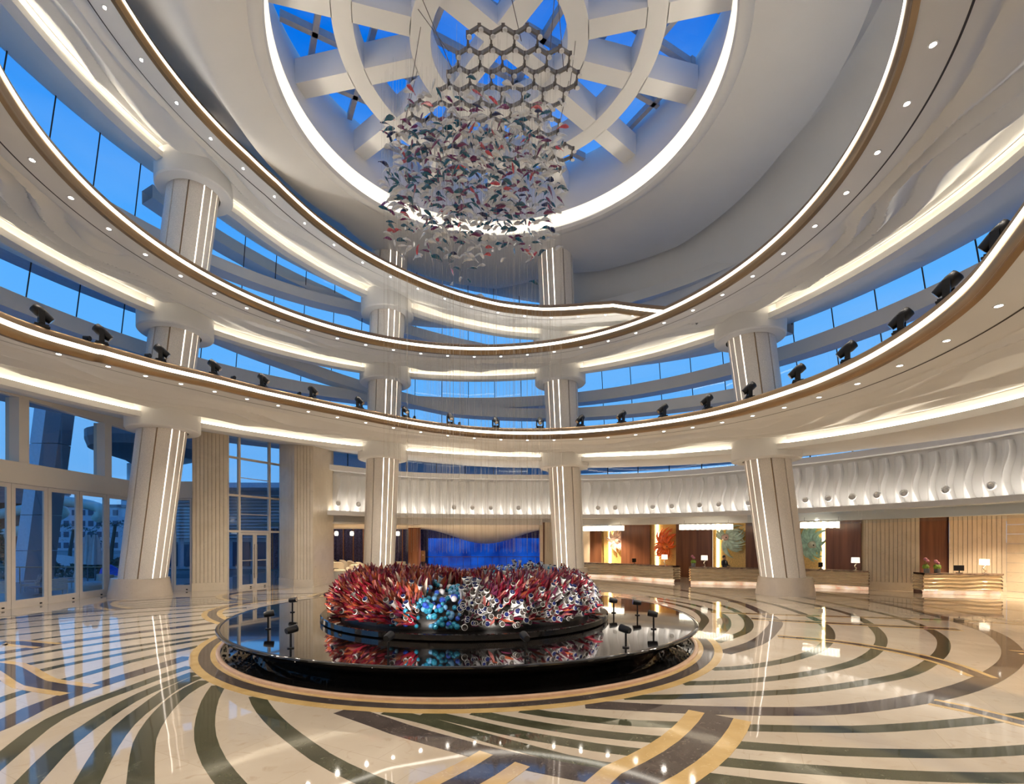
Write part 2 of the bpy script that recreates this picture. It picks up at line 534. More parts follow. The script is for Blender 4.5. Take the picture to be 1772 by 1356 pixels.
# ------------------------------------------------------------------ tilted ring slabs
RIM = 10.7
def ctable(tb):                          # smooth curve through a table
    xs = [a for a, _ in tb]
    sp_ = spline([(a, b, 0) for a, b in tb], 12)
    return table([(p.x, p.y) for p in sp_])
rad2 = ctable([(-180, 13.8), (-150, 13.4), (-125, 12.6), (-105, 11.7), (-94, 10.98), (-82, 10.7), (0, 10.7), (74, 10.7), (92, 10.92), (105, 11.25), (119, 11.71), (129, 12.08), (150, 13.0), (180, 13.8)])
rim2 = ctable([(-180, 8.8), (-150, 8.5), (-125, 8.3), (-105, 8.3), (-93, 8.48), (-84, 8.72), (-69, 9.08), (-54, 9.23), (-43, 9.25), (-32, 9.17), (-20, 8.97), (-6, 8.72), (6, 8.53), (20, 8.36), (38, 8.17), (52, 8.03), (66, 7.85), (79, 7.72), (92, 7.61), (105, 7.58), (119, 7.68), (129, 8.0), (150, 8.5), (180, 8.8)])
rad3 = lambda t: RIM
cov2 = lambda t: 7.62 + 0.98 * cos(radians(t + 50))
rim3 = lambda t: 13.0 + 0.1 * cos(radians(2 * t + 90))
cov3 = lambda t: 13.0
z4 = table([(-180, 17.6), (-150, 19.6), (-120, 20.4), (-89, 19.95), (-81, 19.69), (-71, 19.39), (-60, 19.07), (-53, 18.75), (-43, 18.05), (-32, 17.38), (-18, 16.65), (-4, 15.9), (8, 15.3), (20, 14.8), (33, 14.4), (40, 14.1), (47, 13.5), (54, 12.9)])
rim4 = z4
cov4 = lambda t: z4(t)

def ring_slab(name, label, t0, t1, rim, cov, Rc, steps, waves, seed, Ro, rise, rad=rad3, up=False, tc=999):
    n = int(abs(t1 - t0) * 2)
    ths = [t0 + (t1 - t0) * i / n for i in range(n + 1)]
    rnd = random.Random(seed)
    ph = [rnd.uniform(0, 6.28) for _ in range(6)]
    m = 84
    rb = Rc - 0.42
    def rs(t, s): return lerp(rad(t) + 0.06, rb, s)
    def zs(t, s):
        base = lerp(rim(t) - 0.27, cov(t) + 0.36, s)
        s2 = max(0, (s - 0.26) / 0.74)
        a = radians(t)
        amp = smooth(s2 * 3)
        c = steps * s2 + (waves * (sin(7 * a + ph[0] + 2.2 * s2) + 0.55 * sin(13 * a + ph[1] - 3 * s2)) + 0.35 * sin(3 * a + ph[2])) * amp * (1 - 0.45 * s2)
        fr = c - math.floor(c)
        du = 0.5 + 0.22 * sin(5 * a + ph[3] + 4 * s2)
        tri = fr / du if fr < du else (1 - fr) / (1 - du)
        env = 0.55 + 0.45 * sin(4 * a + ph[4] + 2 * s2)
        return base + (0.10 + 0.30 * env) * (tri - 0.5) * smooth(s2 * 5) * (1 - smooth((s2 - 0.90) / 0.10))
    rows = []
    for i in range(m + 1):
        s = i / m
        rows.append([P(t, rs(t, s), zs(t, s)) for t in ths])
    mb = MB(); mb.grid(rows)
    soffit = mb.build(name, M['plaster'], None, True, fix=False)
    struct(soffit, label, 'ceiling')
    # upper deck
    mb = MB()
    mb.grid([[P(t, rad(t) + 0.12, rim(t) + 0.24) for t in ths], [P(t, Rc - 0.05, cov(t) + 0.75) for t in ths]])
    mb.build('upper_deck', M['cream'], soffit)
    # cove trough and lip
    full, ths = ths, [q for q in ths if q <= tc]
    mb = MB()
    prof = [(Rc - 0.36, 0.05), (Rc - 0.42, 0.05), (Rc - 0.42, -0.20), (Rc, -0.20), (Rc, 0.75)]
    mb.grid([[P(t, r, cov(t) + z) for t in ths] for r, z in prof])
    mb.build('cove_trough', M['plaster'], soffit, False)
    mb = MB()
    mb.grid([[P(t, Rc - 0.07, cov(t) + 0.02) for t in ths], [P(t, Rc - 0.09, cov(t) + 0.15) for t in ths]])
    mb.build('cove_light', M['cove'], soffit)
    mb = MB()                       # vertical outer side of the cove above the light
    mb.grid([[P(t, Rc - 0.02, cov(t) - 0.18) for t in ths], [P(t, Rc - 0.06, cov(t) + 0.5) for t in ths], [P(t, rb, cov(t) + 0.5) for t in ths], [P(t, rb, cov(t) + 0.34) for t in ths]])
    mb.build('cove_back', M['plaster'], soffit, False)
    # sloping outer soffit running up to the glass
    mb = MB()
    mb.grid([[P(t, lerp(Rc, Ro, q), cov(t) - 0.2 + (rise(t) if callable(rise) else rise) * q) for t in ths] for q in (0, 0.3, 0.65, 1)])
    mb.build('outer_soffit', M['plaster'], soffit, True)
    ths = full
    # bronze fascia with its light line
    prof = [(0.5, 0.29), (0.10, 0.28), (0.03, 0.22), (0, 0.07), (0, -0.07), (0.02, -0.20), (0.08, -0.30), (0.2, -0.30)]
    mb = MB()
    mb.grid([[P(t, rad(t) + r, rim(t) + z) for t in ths] for r, z in prof])
    mb.build('bronze_fascia', M['bronze'], soffit, True)
    mb = MB()
    mb.grid([[P(t, rad(t) - 0.015, rim(t) + z) for t in ths] for z in (-0.068, 0.068)])
    mb.build('led_strip', M['led'], soffit)
    if up:  # added glowing strip, unseen on top of the deck, brightens the dome
        mb = MB()
        mb.grid([[P(t, rad(t) + q, rim(t) + 0.31) for t in ths] for q in (0.55, 0.67)])
        mb.build('dome_fill_strip', M['dome_fill'], soffit)
    # dark shadow joints
    for dr, wd in ((0.03, 0.06), (0.98, 0.05)):
        mb = MB()
        rows = []
        for q in (dr, dr + wd):
            rows.append([P(t, rad(t) + 0.06 + q, zs(t, q / (rb - rad(t) - 0.06)) - 0.004) for t in ths])
        mb.grid(rows)
        mb.build('shadow_joint', M['dark'], soffit)
    return soffit, zs, rad, rb
M['dome_fill'] = emis('dome_fill_glow', (1.0, 0.95, 0.86), 19.0)  # glow of the added strip that fills the dome with light
S2 = ring_slab('ceiling_ring', 'lowest sculpted ring ceiling with bronze lit rim, moving spotlights on top', -180, 180, rim2, cov2, 16.6, 3.4, 0.75, 3, 21.2, lambda t: 0.25 + 0.65 * max(0.0, -sin(radians(t))), rad2)
S3 = ring_slab('ceiling_ring', 'middle sculpted ring ceiling with bronze lit rim below the dome', -180, 180, rim3, cov3, 15.5, 3.6, 0.95, 8, 18.9, lambda t: 1.3 - 0.3 * sin(radians(t)), up=True)
S4 = ring_slab('ceiling_ring', 'topmost sculpted ceiling band sloping down and ending behind the middle ring', -180, 54, rim4, cov4, 14.5, 2.8, 0.75, 5, 17.6, 1.75, tc=37)

# downlights in the flat strip behind each rim
dl_mb = MB(); dl_mb.lathe([(0.0, 0.03), (0.075, 0.03), (0.075, 0.0), (0.105, -0.006), (0.105, 0.02)], n=14)
dl_ring = dl_mb.mesh('downlight_trim', M['plaster'])
dl_mb = MB(); dl_mb.lathe([(0.0, 0.0), (0.072, 0.0)], n=14)
dl_lens = dl_mb.mesh('downlight_lens', M['lens'])
spot_d = bpy.data.lights.new('downlight_beam', 'SPOT')
spot_d.energy = 200
spot_d.color = (1.0, 0.90, 0.77)
spot_d.spot_size = radians(95)
spot_d.spot_blend = 0.9
spot_d.shadow_soft_size = 0.09
spot_w = spot_d.copy(); spot_w.spot_size = radians(138); spot_w.spot_blend = 0.6; spot_w.energy = 280
def downlight(p, label, group, beam=True, sc=1.0, data=None):
    d = empty('downlight', p)
    d.scale = (sc * 0.85,) * 3
    tag(d, label, 'downlight', group)
    link('trim_ring', dl_ring, d)
    link('lens', dl_lens, d, (0, 0, 0.004))
    if beam:
        lo = bpy.data.objects.new('beam', data or spot_d)
        col.objects.link(lo); lo.parent = d; lo.location = (0, 0, -0.05)
    return d
for (S, rim, lab, g, t0, t1) in ((S2, rim2, 'small round downlight in the lowest ring ceiling beside its bronze rim', 'downlights of the lowest ring', -176, 176), (S3, rim3, 'small round downlight in the middle ring ceiling beside its bronze rim', 'downlights of the middle ring', -176, 176), (S4, rim4, 'small round downlight in the topmost ceiling band beside its bronze rim', 'downlights of the topmost band', -140, 47)):
    t = t0
    while t < t1:
        rr = S[2](t) + 0.62
        s = 0.56 / (S[3] - S[2](t) - 0.06)
        downlight(P(t, rr, S[1](t, s) - 0.01), lab, g, beam=(S is not S4), data=spot_w if S is S2 else spot_d)
        t += 7.35

# ------------------------------------------------------------------ leaning columns
COLS = [(-61, 'leaning white column with light slots beside the folding glass doors'), (-20.5, 'leaning white column with light slots in front of the lounge'),
        (19.5, 'leaning white column with light slots left of the reception counters'), (58.5, 'leaning white column with light slots standing before the reception counters')]
def col_axis(t, z): return P(t, 19.0 - 0.245 * z, z)
for t, lab in COLS:
    root = empty('column', col_axis(t, 0))
    struct(root, lab, 'column')
    base = col_axis(t, 0)
    inv = -base
    # panels around; light slots face the hall
    face = atan2(CY - base.y, CX - base.x)
    Rr = 1.03
    sg = 1 if t < 0 else -1
    slots = [sg * q for q in (-4, 16, 36)]
    cuts = sorted(slots + [sg * q for q in (-145, -110, -73, -38, 70, 105, 140, 178)])
    ztop = 21.5 if t < -30 else (19.5 if t < 50 else 14.2)
    zz = [0.9, ztop]
    for a, b in zip(cuts, cuts[1:] + [cuts[0] + 360]):
        mb = MB()
        g = 1.6
        k = 6
        angs = [radians(a + g + (b - a - 2 * g) * i / k) for i in range(k + 1)]
        rows = []
        for z in zz:
            c = col_axis(t, z) + inv
            out = [c + Vector((cos(face + q) * Rr, sin(face + q) * Rr, 0)) for q in angs]
            inn = [c + Vector((cos(face + q) * (Rr - 0.14), sin(face + q) * (Rr - 0.14), 0)) for q in (angs[-1], angs[0])]
            rows.append(out + inn)
        mb.grid(rows, True)
        mb.build('column_panel', M['mosaic'], root)
    for a in cuts:
        mb = MB()
        lit = a in slots
        rr = Rr - (0.05 if lit else 0.10)
        w_ = 1.3 if lit else 1.7
        rows = []
        for z in zz:
            c = col_axis(t, z) + inv
            rows.append([c + Vector((cos(face + radians(a + q)) * rr, sin(face + radians(a + q)) * rr, 0)) for q in (-w_, w_)])
        mb.grid(rows)
        mb.build('light_slot' if lit else 'dark_joint', M['colled'] if lit else M['bronze'], root)
    mb = MB()
    mb.lathe([(0.0, 0), (1.36, 0.0), (1.22, 0.92), (0.0, 0.98)], n=40)
    mb.build('plinth', M['plinth'], root, True)
    for o in root.children:
        if o.name.startswith('plinth'): 
            for pl in o.data.polygons: pl.use_smooth = abs(pl.normal.z) < 0.5
    for cov in (cov2, cov3, cov4):
        if cov is cov4 and t > 50: continue
        z = cov(t)
        c = col_axis(t, z) + inv
        mb = MB()
        mb.lathe([(1.03, -0.58), (1.5, -0.58), (1.55, -0.52), (1.55, 0.5)], c=(c.x, c.y, z), n=48)
        cp = mb.build('collar', M['plaster'], root, True)
        for pl in cp.data.polygons: pl.use_smooth = abs(pl.normal.z) < 0.5

# ------------------------------------------------------------------ dome ceiling and skylight
SX, SY, SR, SZ = 0.3, 18.7, 8.2, 19.6
fold = table([(-180, 11.5), (-135, 10.6), (-90, 10.4), (-50, 10.6), (-20, 12.6), (0, 13.3), (10, 12.6), (18, 12.0), (30, 12.9), (50, 13.4), (80, 12.3), (110, 12.0), (150, 11.8), (180, 11.5)])
def SP(t, r, z):
    a = radians(t)
    return Vector((SX + r * sin(a), SY + r * cos(a), z))
edge_z = table([(-180, 22.5), (-90, 22.4), (-40, 21.5), (0, 19.5), (40, 17.0), (70, 15.6), (110, 15.8), (150, 19.0), (180, 22.5)])
n = 240
ths = [-180 + 360 * i / n for i in range(n)]
def hit_outer(t):                       # distance from skylight centre to the outer drum
    a = radians(t)
    dx, dy = sin(a), cos(a)
    ox, oy = SX - CX, SY - CY
    bq = ox * dx + oy * dy
    return -bq + sqrt(bq * bq - (ox * ox + oy * oy - 18.0 ** 2))
rows = []
for q in (0, 0.25, 0.5, 0.75, 0.9, 1.0, 1.12, 1.25, 1.4, 1.6, 1.85, 2.2, 2.6, 3.0):
    row = []
    for t in ths:
        f_ = fold(t); o_ = hit_outer(t)
        if q <= 1:
            r = lerp(SR + 0.5, f_, q)
            z = SZ - 0.25 * sin(pi * q * 0.8) - 0.1 * q
        else:
            s = (q - 1) / 2.0
            r = lerp(f_, max(o_, f_ + 1.0), s)
            z0 = SZ - 0.25
            hump = 1.9 * (1 - math.exp(-s * 7))
            z = lerp(z0 + hump, edge_z(t), smooth(s * 1.05))
        row.append(SP(t, r, z))
    rows.append(row)
mb = MB(); mb.grid(rows, True)
dome = struct(mb.build('ceiling', M['plaster'], None, True, fix=False), 'smooth cream dome ceiling around the round skylight', 'ceiling')
# lip and cove of the skylight
mb = MB()
mb.grid([[SP(t, r, SZ + z) for t in ths] for r, z in ((SR + 0.5, 0.0), (SR + 0.42, -0.10), (SR + 0.2, -0.14), (SR + 0.05, -0.08), (SR, 0.05), (SR, 0.10), (SR + 0.1, 0.10))], True)
mb.build('skylight_lip', M['plaster'], dome, True)
mb = MB()
mb.grid([[SP(t, r, SZ + z) for t in ths] for r, z in ((SR + 0.1, 0.10), (SR + 0.5, 0.10), (SR + 0.55, 0.55), (SR + 0.35, 0.75), (SR - 0.1, 0.8), (SR + 0.3, 2.0), (SR + 0.5, 3.85))], True)
mb.build('skylight_drum', M['plaster'], dome, True)
mb = MB()
mb.grid([[SP(t, r, SZ + 0.12) for t in ths] for r in (SR + 0.16, SR + 0.40)], True)
M['covetop'] = emis('skylight_cove_led', (1.0, 0.90, 0.74), 9.0)
mb.build('cove_light', M['covetop'], dome)
# beams of the skylight
sky = empty('skylight_frame', (SX, SY, SZ))
struct(sky, 'white round skylight grid of radial beams and rings under blue glass', 'skylight')
def sring(r0, r1, z0, z1, name):
    mb = MB()
    rows = [[Vector((r * sin(radians(t)), r * cos(radians(t)), z)) for t in ths] for r, z in ((r0, z0), (r1, z0), (r1, z1), (r0, z1), (r0, z0))]
    mb.grid(rows, True)
    mb.build(name, M['plaster'], sky)
sring(2.62, 3.4, 2.1, 3.15, 'ring_beam')
sring(5.45, 6.2, 2.1, 3.15, 'ring_beam')
for i in range(14):
    a = radians(13.8 + i * 360 / 14)
    mb = MB()
    for r0, r1 in ((3.37, 5.47), (6.17, SR + 0.35)):
        mb = MB()
        p0, p1 = Vector((cos(a) * r0, sin(a) * r0, 2.625)), Vector((cos(a) * r1, sin(a) * r1, 2.625))
        mb.obox(p0, p1, 0.72, 1.05)
        mb.build('radial_beam', M['plaster'], sky)
for a in (38, 128):
    mb = MB()
    a = radians(a)
    zc = 2.8 if a < 1 else 2.83
    mb.obox((cos(a) * -2.7, sin(a) * -2.7, zc), (cos(a) * 2.7, sin(a) * 2.7, zc), 0.8, 0.7)
    mb.build('cross_beam', M['plaster'], sky)
greym = mat('grey_mullion', (0.42, 0.42, 0.44), 0.5)
M['greym'] = greym
for i in range(-4, 5):
    y = i * 2.05
    hw = sqrt(max(0.1, (SR + 0.3) ** 2 - y * y))
    for ang in (28, 118):
        a = radians(ang)
        d_, n_ = Vector((cos(a), sin(a), 0)), Vector((-sin(a), cos(a), 0))
        mb = MB(); mb.obox(d_ * -hw + n_ * y + Vector((0, 0, 3.55)), d_ * hw + n_ * y + Vector((0, 0, 3.55)), 0.22, 0.3)
        mb.build('mullion', greym, sky)
mb = MB(); mb.lathe([(0, 3.8), (SR + 0.45, 3.75)], n=64)
mb.build('glazing', M['glass'], sky)

# ------------------------------------------------------------------ leaning glass drum behind the slabs
def RG(z): return 21.9 - 0.215 * z
drum = empty('window_1', (CX, CY, 8))
struct(drum, 'tall band of blue dusk glazing behind the ring ceilings', 'window')
step = 5.6
tiers = [(9.25, 11.95), (12.65, 17.3), (17.9, 24.0)]
nT = int(250 / step)
for z0, z1 in tiers:
    for i in range(nT + 1):
        ta = -125 + i * step
        tb = ta + step - 0.09
        a0, b0, a1, b1 = P(ta, RG(z0), z0), P(tb, RG(z0), z0), P(ta, RG(z1), z1), P(tb, RG(z1), z1)
        off = Vector((CX, CY, 8))
        mb = MB(); mb.add([p - off for p in (a0, b0, b1, a1)], [(0, 1, 2, 3)])
        mb.build('pane', M['glass'], drum)
        mb = MB()
        mb.obox(P(tb + 0.045, RG(z0) - 0.03, z0) - off, P(tb + 0.045, RG(z1) - 0.03, z1) - off, 0.03, 0.04, up=Vector((0, 0, 1)).cross(P(tb, 1, 0) - Vector((CX, CY, 0))))
        mb.build('joint', M['dark'], drum)
ths2 = [-125 + 250 * i / 120 for i in range(121)]
for z0, z1, dip in ((11.95, 12.65, 0), (17.3, 17.9, 0)):
    mb = MB()
    mb.grid([[P(t, r, z) - Vector((CX, CY, 8)) for t in ths2] for r, z in ((RG(z0), z0), (RG(z0) - 0.9, z0), (RG(z0) - 0.9, z1), (RG(z1), z1))])
    mb.build('spandrel_beam', M['plaster'], drum)
# sloping ramp beams crossing the glass at the back
for pts in (((-61, 14.6), (-38, 13.6), (-20, 12.6), (-4, 11.7), (20, 11.2), (58, 10.6)), ((-61, 20.0), (-30, 18.3), (-16, 17.0), (0, 16.0), (20, 14.6), (60, 13.6))):
    f_ = table(list(pts))
    tt = [lerp(pts[0][0], pts[-1][0], i / 40) for i in range(41)]
    mb = MB()
    mb.grid([[P(t, r, f_(t) + z) - Vector((CX, CY, 8)) for t in tt] for r, z in ((18.9, -0.35), (17.9, -0.35), (17.9, 0.3), (18.9, 0.3), (18.9, -0.35))])
    mb.build('ramp_beam', M['plaster'], drum)
# exterior eaves shading the top of each glass tier
for z, r0, r1 in ((14.75, 18.85, 20.7), (22.3, 17.3, 18.6)):
    MB().grid([[P(t, r, q) - Vector((CX, CY, 8)) for t in ths2] for r, q in ((r0, z), (r1, z + 0.05), (r1, z + 0.35), (r0, z + 0.35))]).build('outside_eave', M['exterior'], drum)
mb = MB()
ths3 = [125 + 110 * i / 40 for i in range(41)]
for z0, z1 in ((0, 24),):
    mb.grid([[P(t, 21.9, z0) for t in ths3], [P(t, RG(24), 24) for t in ths3]])
wf = struct(mb.build('wall_front', M['cream']), 'cream drum wall behind the viewpoint', 'wall')
# ------------------------------------------------------------------ roof skirt outside the drum
def skirt(t0, t1, r0, r1, z, name):
    tt = [lerp(t0, t1, i / 60) for i in range(61)]
    mb = MB(); mb.grid([[P(t, r, q) for t in tt] for r, q in ((r0, z), (r1, z), (r1, z + 0.5), (r0, z + 0.5))])
    return struct(mb.build(name, M['exterior']), 'low roof slab around the outside of the glass drum', 'roof')
skirt(-28, 130, 19.8, 34.0, 9.3, 'ceiling_roof')
skirt(-58, -28, 19.8, 24.0, 9.3, 'ceiling_roof')
skirt(-130, -58, 19.8, 23.2, 9.3, 'ceiling_roof')

# ------------------------------------------------------------------ generic vertical glazing / ribbed stone
def local(a, b):
    a, b = Vector(a).to_2d(), Vector(b).to_2d()
    d = b - a
    return a, d.normalized(), Vector((d.y, -d.x)).normalized(), d.length
def wall_pt(a, t, n, s, o, z): 
    p = a + t * s + n * o
    return Vector((p.x, p.y, z))
def vbox(a, b, s0, s1, o0, o1, z0, z1, mb=None):        # box in the frame of a wall from a to b
    a2, t, n, L = local(a, b)
    mb = mb or MB()
    ps = [wall_pt(a2, t, n, s, o, z) for z in (z0, z1) for o in (o0, o1) for s in (s0, s1)]
    mb.add(ps, [(0, 2, 3, 1), (4, 5, 7, 6), (0, 1, 5, 4), (2, 6, 7, 3), (0, 4, 6, 2), (1, 3, 7, 5)])
    return mb
def ribbed(a, b, z0, z1, wd=0.19, dep=0.06, depth=0.5, name='ribbed_facing', m='travertine', parent=None, skirting=True):
    a2, t, n, L = local(a, b)
    k = max(2, round(L / wd))
    pts = []
    for i in range(k):
        s0, s1 = L * i / k, L * (i + 1) / k
        pts += [(s0 + 0.012, 0), (s1 - 0.012, 0), (s1 - 0.008, -dep), (s1 + 0.008 if i < k - 1 else s1, -dep)]
    mb = MB()
    mb.grid([[wall_pt(a2, t, n, s, o, z0 + 0.45) for s, o in pts], [wall_pt(a2, t, n, s, o, z1) for s, o in pts]])
    mb.build(name, M[m], parent)
    if skirting:
        vbox(a, b, 0, L, -0.05, 0.03, z0, z0 + 0.45).build('skirting', M[m], parent)

# left wall of folding doors (runs along x = -19.5)
LW = -19.5
wl_ = empty('wall_left', (LW, 15, 0))
struct(wl_, 'cream beam and frame wall above the folding glass doors', 'wall')
def wl_box(y0, y1, z0, z1, x0, x1, name, m):
    mb = MB(); mb.box((((x0 + x1) / 2), (y0 + y1) / 2 - 15, (z0 + z1) / 2), (abs(x1 - x0), y1 - y0, z1 - z0))
    return mb.build(name, M[m], wl_)
wl_box(2.0, 26.8, 5.12, 6.02, -0.25, 0.0, 'beam', 'cream')
wl_box(2.0, 26.8, 8.7, 9.3, -0.25, 0.0, 'head_beam', 'cream')
for y in (6.2, 10.9, 15.6, 20.25, 24.7):
    wl_box(y - 0.22, y + 0.22, 6.02, 8.7, -0.55, 0.02, 'post', 'cream')
tw = empty('window_2', (LW, 15, 6))
struct(tw, 'row of tall transom panes above the folding doors', 'window')
for y0, y1 in ((6.4, 10.7), (11.1, 15.4), (15.8, 20.03), (20.47, 24.48), (24.92, 26.8)):
    m_ = (y0 + y1) / 2
    for q0, q1 in ((y0, m_ - 0.01), (m_ + 0.01, y1)):
        mb = MB(); mb.box((-0.4, (q0 + q1) / 2 - 15, 1.36), (0.02, q1 - q0, 2.7))
        mb.build('pane', M['glass'], tw)
# folding leaves
def door_leaf(p, rz, wd, ht, label, cat='door', handle=True, name='glass_door_leaf', group=None, st=0.17, bot=0.33):
    d = empty(name, p, rz)
    tag(d, label, cat, group)
    for x in (st / 2, wd - st / 2):
        mb = MB(); mb.box((x, 0, ht / 2), (st, 0.09, ht)); mb.build('stile', M['frame'], d)
    mb = MB(); mb.box((wd / 2, 0, bot / 2), (wd - 2 * st, 0.085, bot)); mb.build('bottom_rail', M['frame'], d)
    mb = MB(); mb.box((wd / 2, 0, ht - st / 2), (wd - 2 * st, 0.085, st)); mb.build('top_rail', M['frame'], d)
    mb = MB(); mb.box((wd / 2, 0, (ht + bot - st) / 2), (wd - 2 * st, 0.02, ht - bot - st)); mb.build('pane', M['glass'], d)
    mb = MB(); mb.box((wd - st - 0.16, -0.05, bot * 0.25), (0.1, 0.02, 0.06)); mb.build('floor_bolt', M['blackm'], d)
    return d
ordn = ['first', 'second', 'third', 'fourth', 'fifth', 'sixth', 'seventh', 'eighth', 'ninth', 'tenth', 'eleventh', 'twelfth', 'thirteenth']
ys = [26.2 - 1.63 * (k + 1) for k in range(13)]
for k, y in enumerate(ys):
    door_leaf((LW, y + 0.01, 0), radians(90), 1.61, 5.1, 'tall champagne framed folding glass door leaf, %s from the leaning column' % ordn[k], group='folding glass door leaves')
mb = MB(); mb.box((0, -3, -0.05), (0.3, 28, 0.1))
# return wall with a single glazed panel, then the ribbed piers
rw = empty('wall_return', (0, 0, 0)); struct(rw, 'short glazed return wall between column and ribbed pier', 'wall')
RA, RB = (LW, 26.7), (-16.45, 26.7)
vbox(RA, RB, 0, 3.05, -0.15, 0.0, 5.12, 6.02).build('beam', M['cream'], rw)
vbox(RA, RB, 0, 3.05, -0.15, 0.0, 8.7, 9.3).build('head_beam', M['cream'], rw)
vbox(RA, RB, 0, 3.05, -0.10, -0.08, 6.02, 8.7).build('pane', M['glass'], rw)
for s in (0.0, 1.0, 2.02):
    dd = door_leaf((LW + s, 26.75, 0), 0, 1.0, 5.1, ['narrow glazed panel behind the plinth of the leaning column', 'narrow glazed panel between leaning column and folding doors corner', 'narrow glazed door leaf beside the first ribbed stone pier'][int(s)], st=0.1)
def pier(name, label, quad, z1=9.3):
    o = empty(name, (0, 0, 0)); struct(o, label, 'wall')
    for a, b in quad: ribbed(a, b, 0, z1, parent=o)
    return o
pier('wall_pier', 'ribbed cream stone pier between folding doors and glazed entrance', [((-16.45, 27.6), (-16.3, 26.45)), ((-16.3, 26.45), (-14.75, 27.15))])
pier('wall_pier', 'ribbed cream stone pier left of the lounge opening', [((-13.25, 30.35), (-11.75, 28.95)), ((-11.75, 28.95), (-10.55, 28.75)), ((-10.55, 28.75), (-10.45, 32.2))])
# glazed entrance between the piers
GA, GB = Vector((-14.85, 27.3, 0)), Vector((-13.2, 30.6, 0))
a2, t_, n_, GL = local(GA, GB)
ge = empty('window_3', (0, 0, 0)); struct(ge, 'tall glazed entrance screen with crossing frames between ribbed piers', 'window')
for s in (0.0, 0.72, 2.75, GL - 0.06):
    vbox(GA, GB, s - 0.06, s + 0.06, -0.08, 0.08, 0, 9.3).build('mullion', M['frame'], ge)
for z in (3.3, 5.35, 7.5, 9.0):
    vbox(GA, GB, 0.06, GL - 0.1, -0.06, 0.06, z - 0.06, z + 0.06).build('transom', M['frame'], ge)
for z in (1.6, 4.3, 6.4):
    vbox(GA, GB, 0.78, 2.69, -0.02, 0.02, z - 0.02, z + 0.02).build('glazing_bar', M['frame'], ge)
for s0, s1 in ((0.06, 0.66), (0.78, 2.69), (2.81, GL - 0.12)):
    for z0, z1 in ((0.05, 3.24), (3.36, 5.29), (5.41, 7.44), (7.56, 8.94)):
        if s0 == 0.78 and z0 == 0.05: continue
        vbox(GA, GB, s0, s1, -0.01, 0.01, z0, z1).build('pane', M['glass'], ge)
ang = atan2(t_.y, t_.x)
for k in range(2):
    s = 0.79 + k * 0.955
    p = wall_pt(a2, t_, n_, s, 0, 0)
    d = door_leaf(p, ang, 0.945, 3.22, 'glazed entrance door leaf with long pull handle, %s' % ('nearer the folding doors' if k == 0 else 'nearer the lounge'), st=0.12, bot=0.2)
    mb = MB(); xx = 0.86 if k == 0 else 0.085
    mb.tube([(xx, -0.12, 0.55), (xx, -0.12, 2.55)], 0.02); mb.tube([(xx, -0.12, 0.8), (xx, -0.03, 0.8)], 0.012); mb.tube([(xx, -0.12, 2.3), (xx, -0.03, 2.3)], 0.012)
    mb.build('pull_handle', M['chrome'], d)

# ------------------------------------------------------------------ wave wall band
WP = spline([(-11.2, 31.6, 0), (-6.65, 35.3, 0), (-1, 36.8, 0), (4.8, 37.1, 0), (9.2, 36.7, 0), (13.4, 34.9, 0), (17.1, 31.8, 0), (20.2, 27.9, 0), (22.2, 23.6, 0), (22.9, 19.0, 0), (22.4, 14.0, 0), (20.5, 9.0, 0), (17.0, 4.0, 0)], 10)
WPd = resample(WP, 0.36)
def nrm_at(S, i):
    t = S[min(i + 1, len(S) - 1)] - S[max(i - 1, 0)]
    return Vector((t.y, -t.x, 0)).normalized()      # towards the hall
WN = [nrm_at(WPd, i) for i in range(len(WPd))]
def off(i, o, z): return WPd[i] + WN[i] * o + Vector((0, 0, z))
N_ = len(WPd)
ww = MB().grid([[off(i, o, z) for i in range(N_)] for o, z in ((0, 4.55), (0, 7.36), (0.62, 7.36), (0.62, 7.7), (-0.5, 7.7))]).build('wall_back', M['plaster'])
struct(ww, 'curved white balcony wall of wavy vertical panels above lounge and reception', 'wall')
MB().grid([[off(i, o, z) for i in range(N_)] for o, z in ((0, 4.62), (0.82, 4.62), (0.82, 4.70), (0.88, 4.70), (0.88, 4.42), (-0.2, 4.42), (-0.2, 3.95), (-0.7, 3.95))]).build('ledge', M['plaster'], ww)
M['ledge'] = emis('ledge_led', (1.0, 0.92, 0.82), 15.0)
MB().grid([[off(i, o, 4.64) for i in range(N_)] for o in (0.60, 0.78)]).build('ledge_light', M['ledge'], ww)
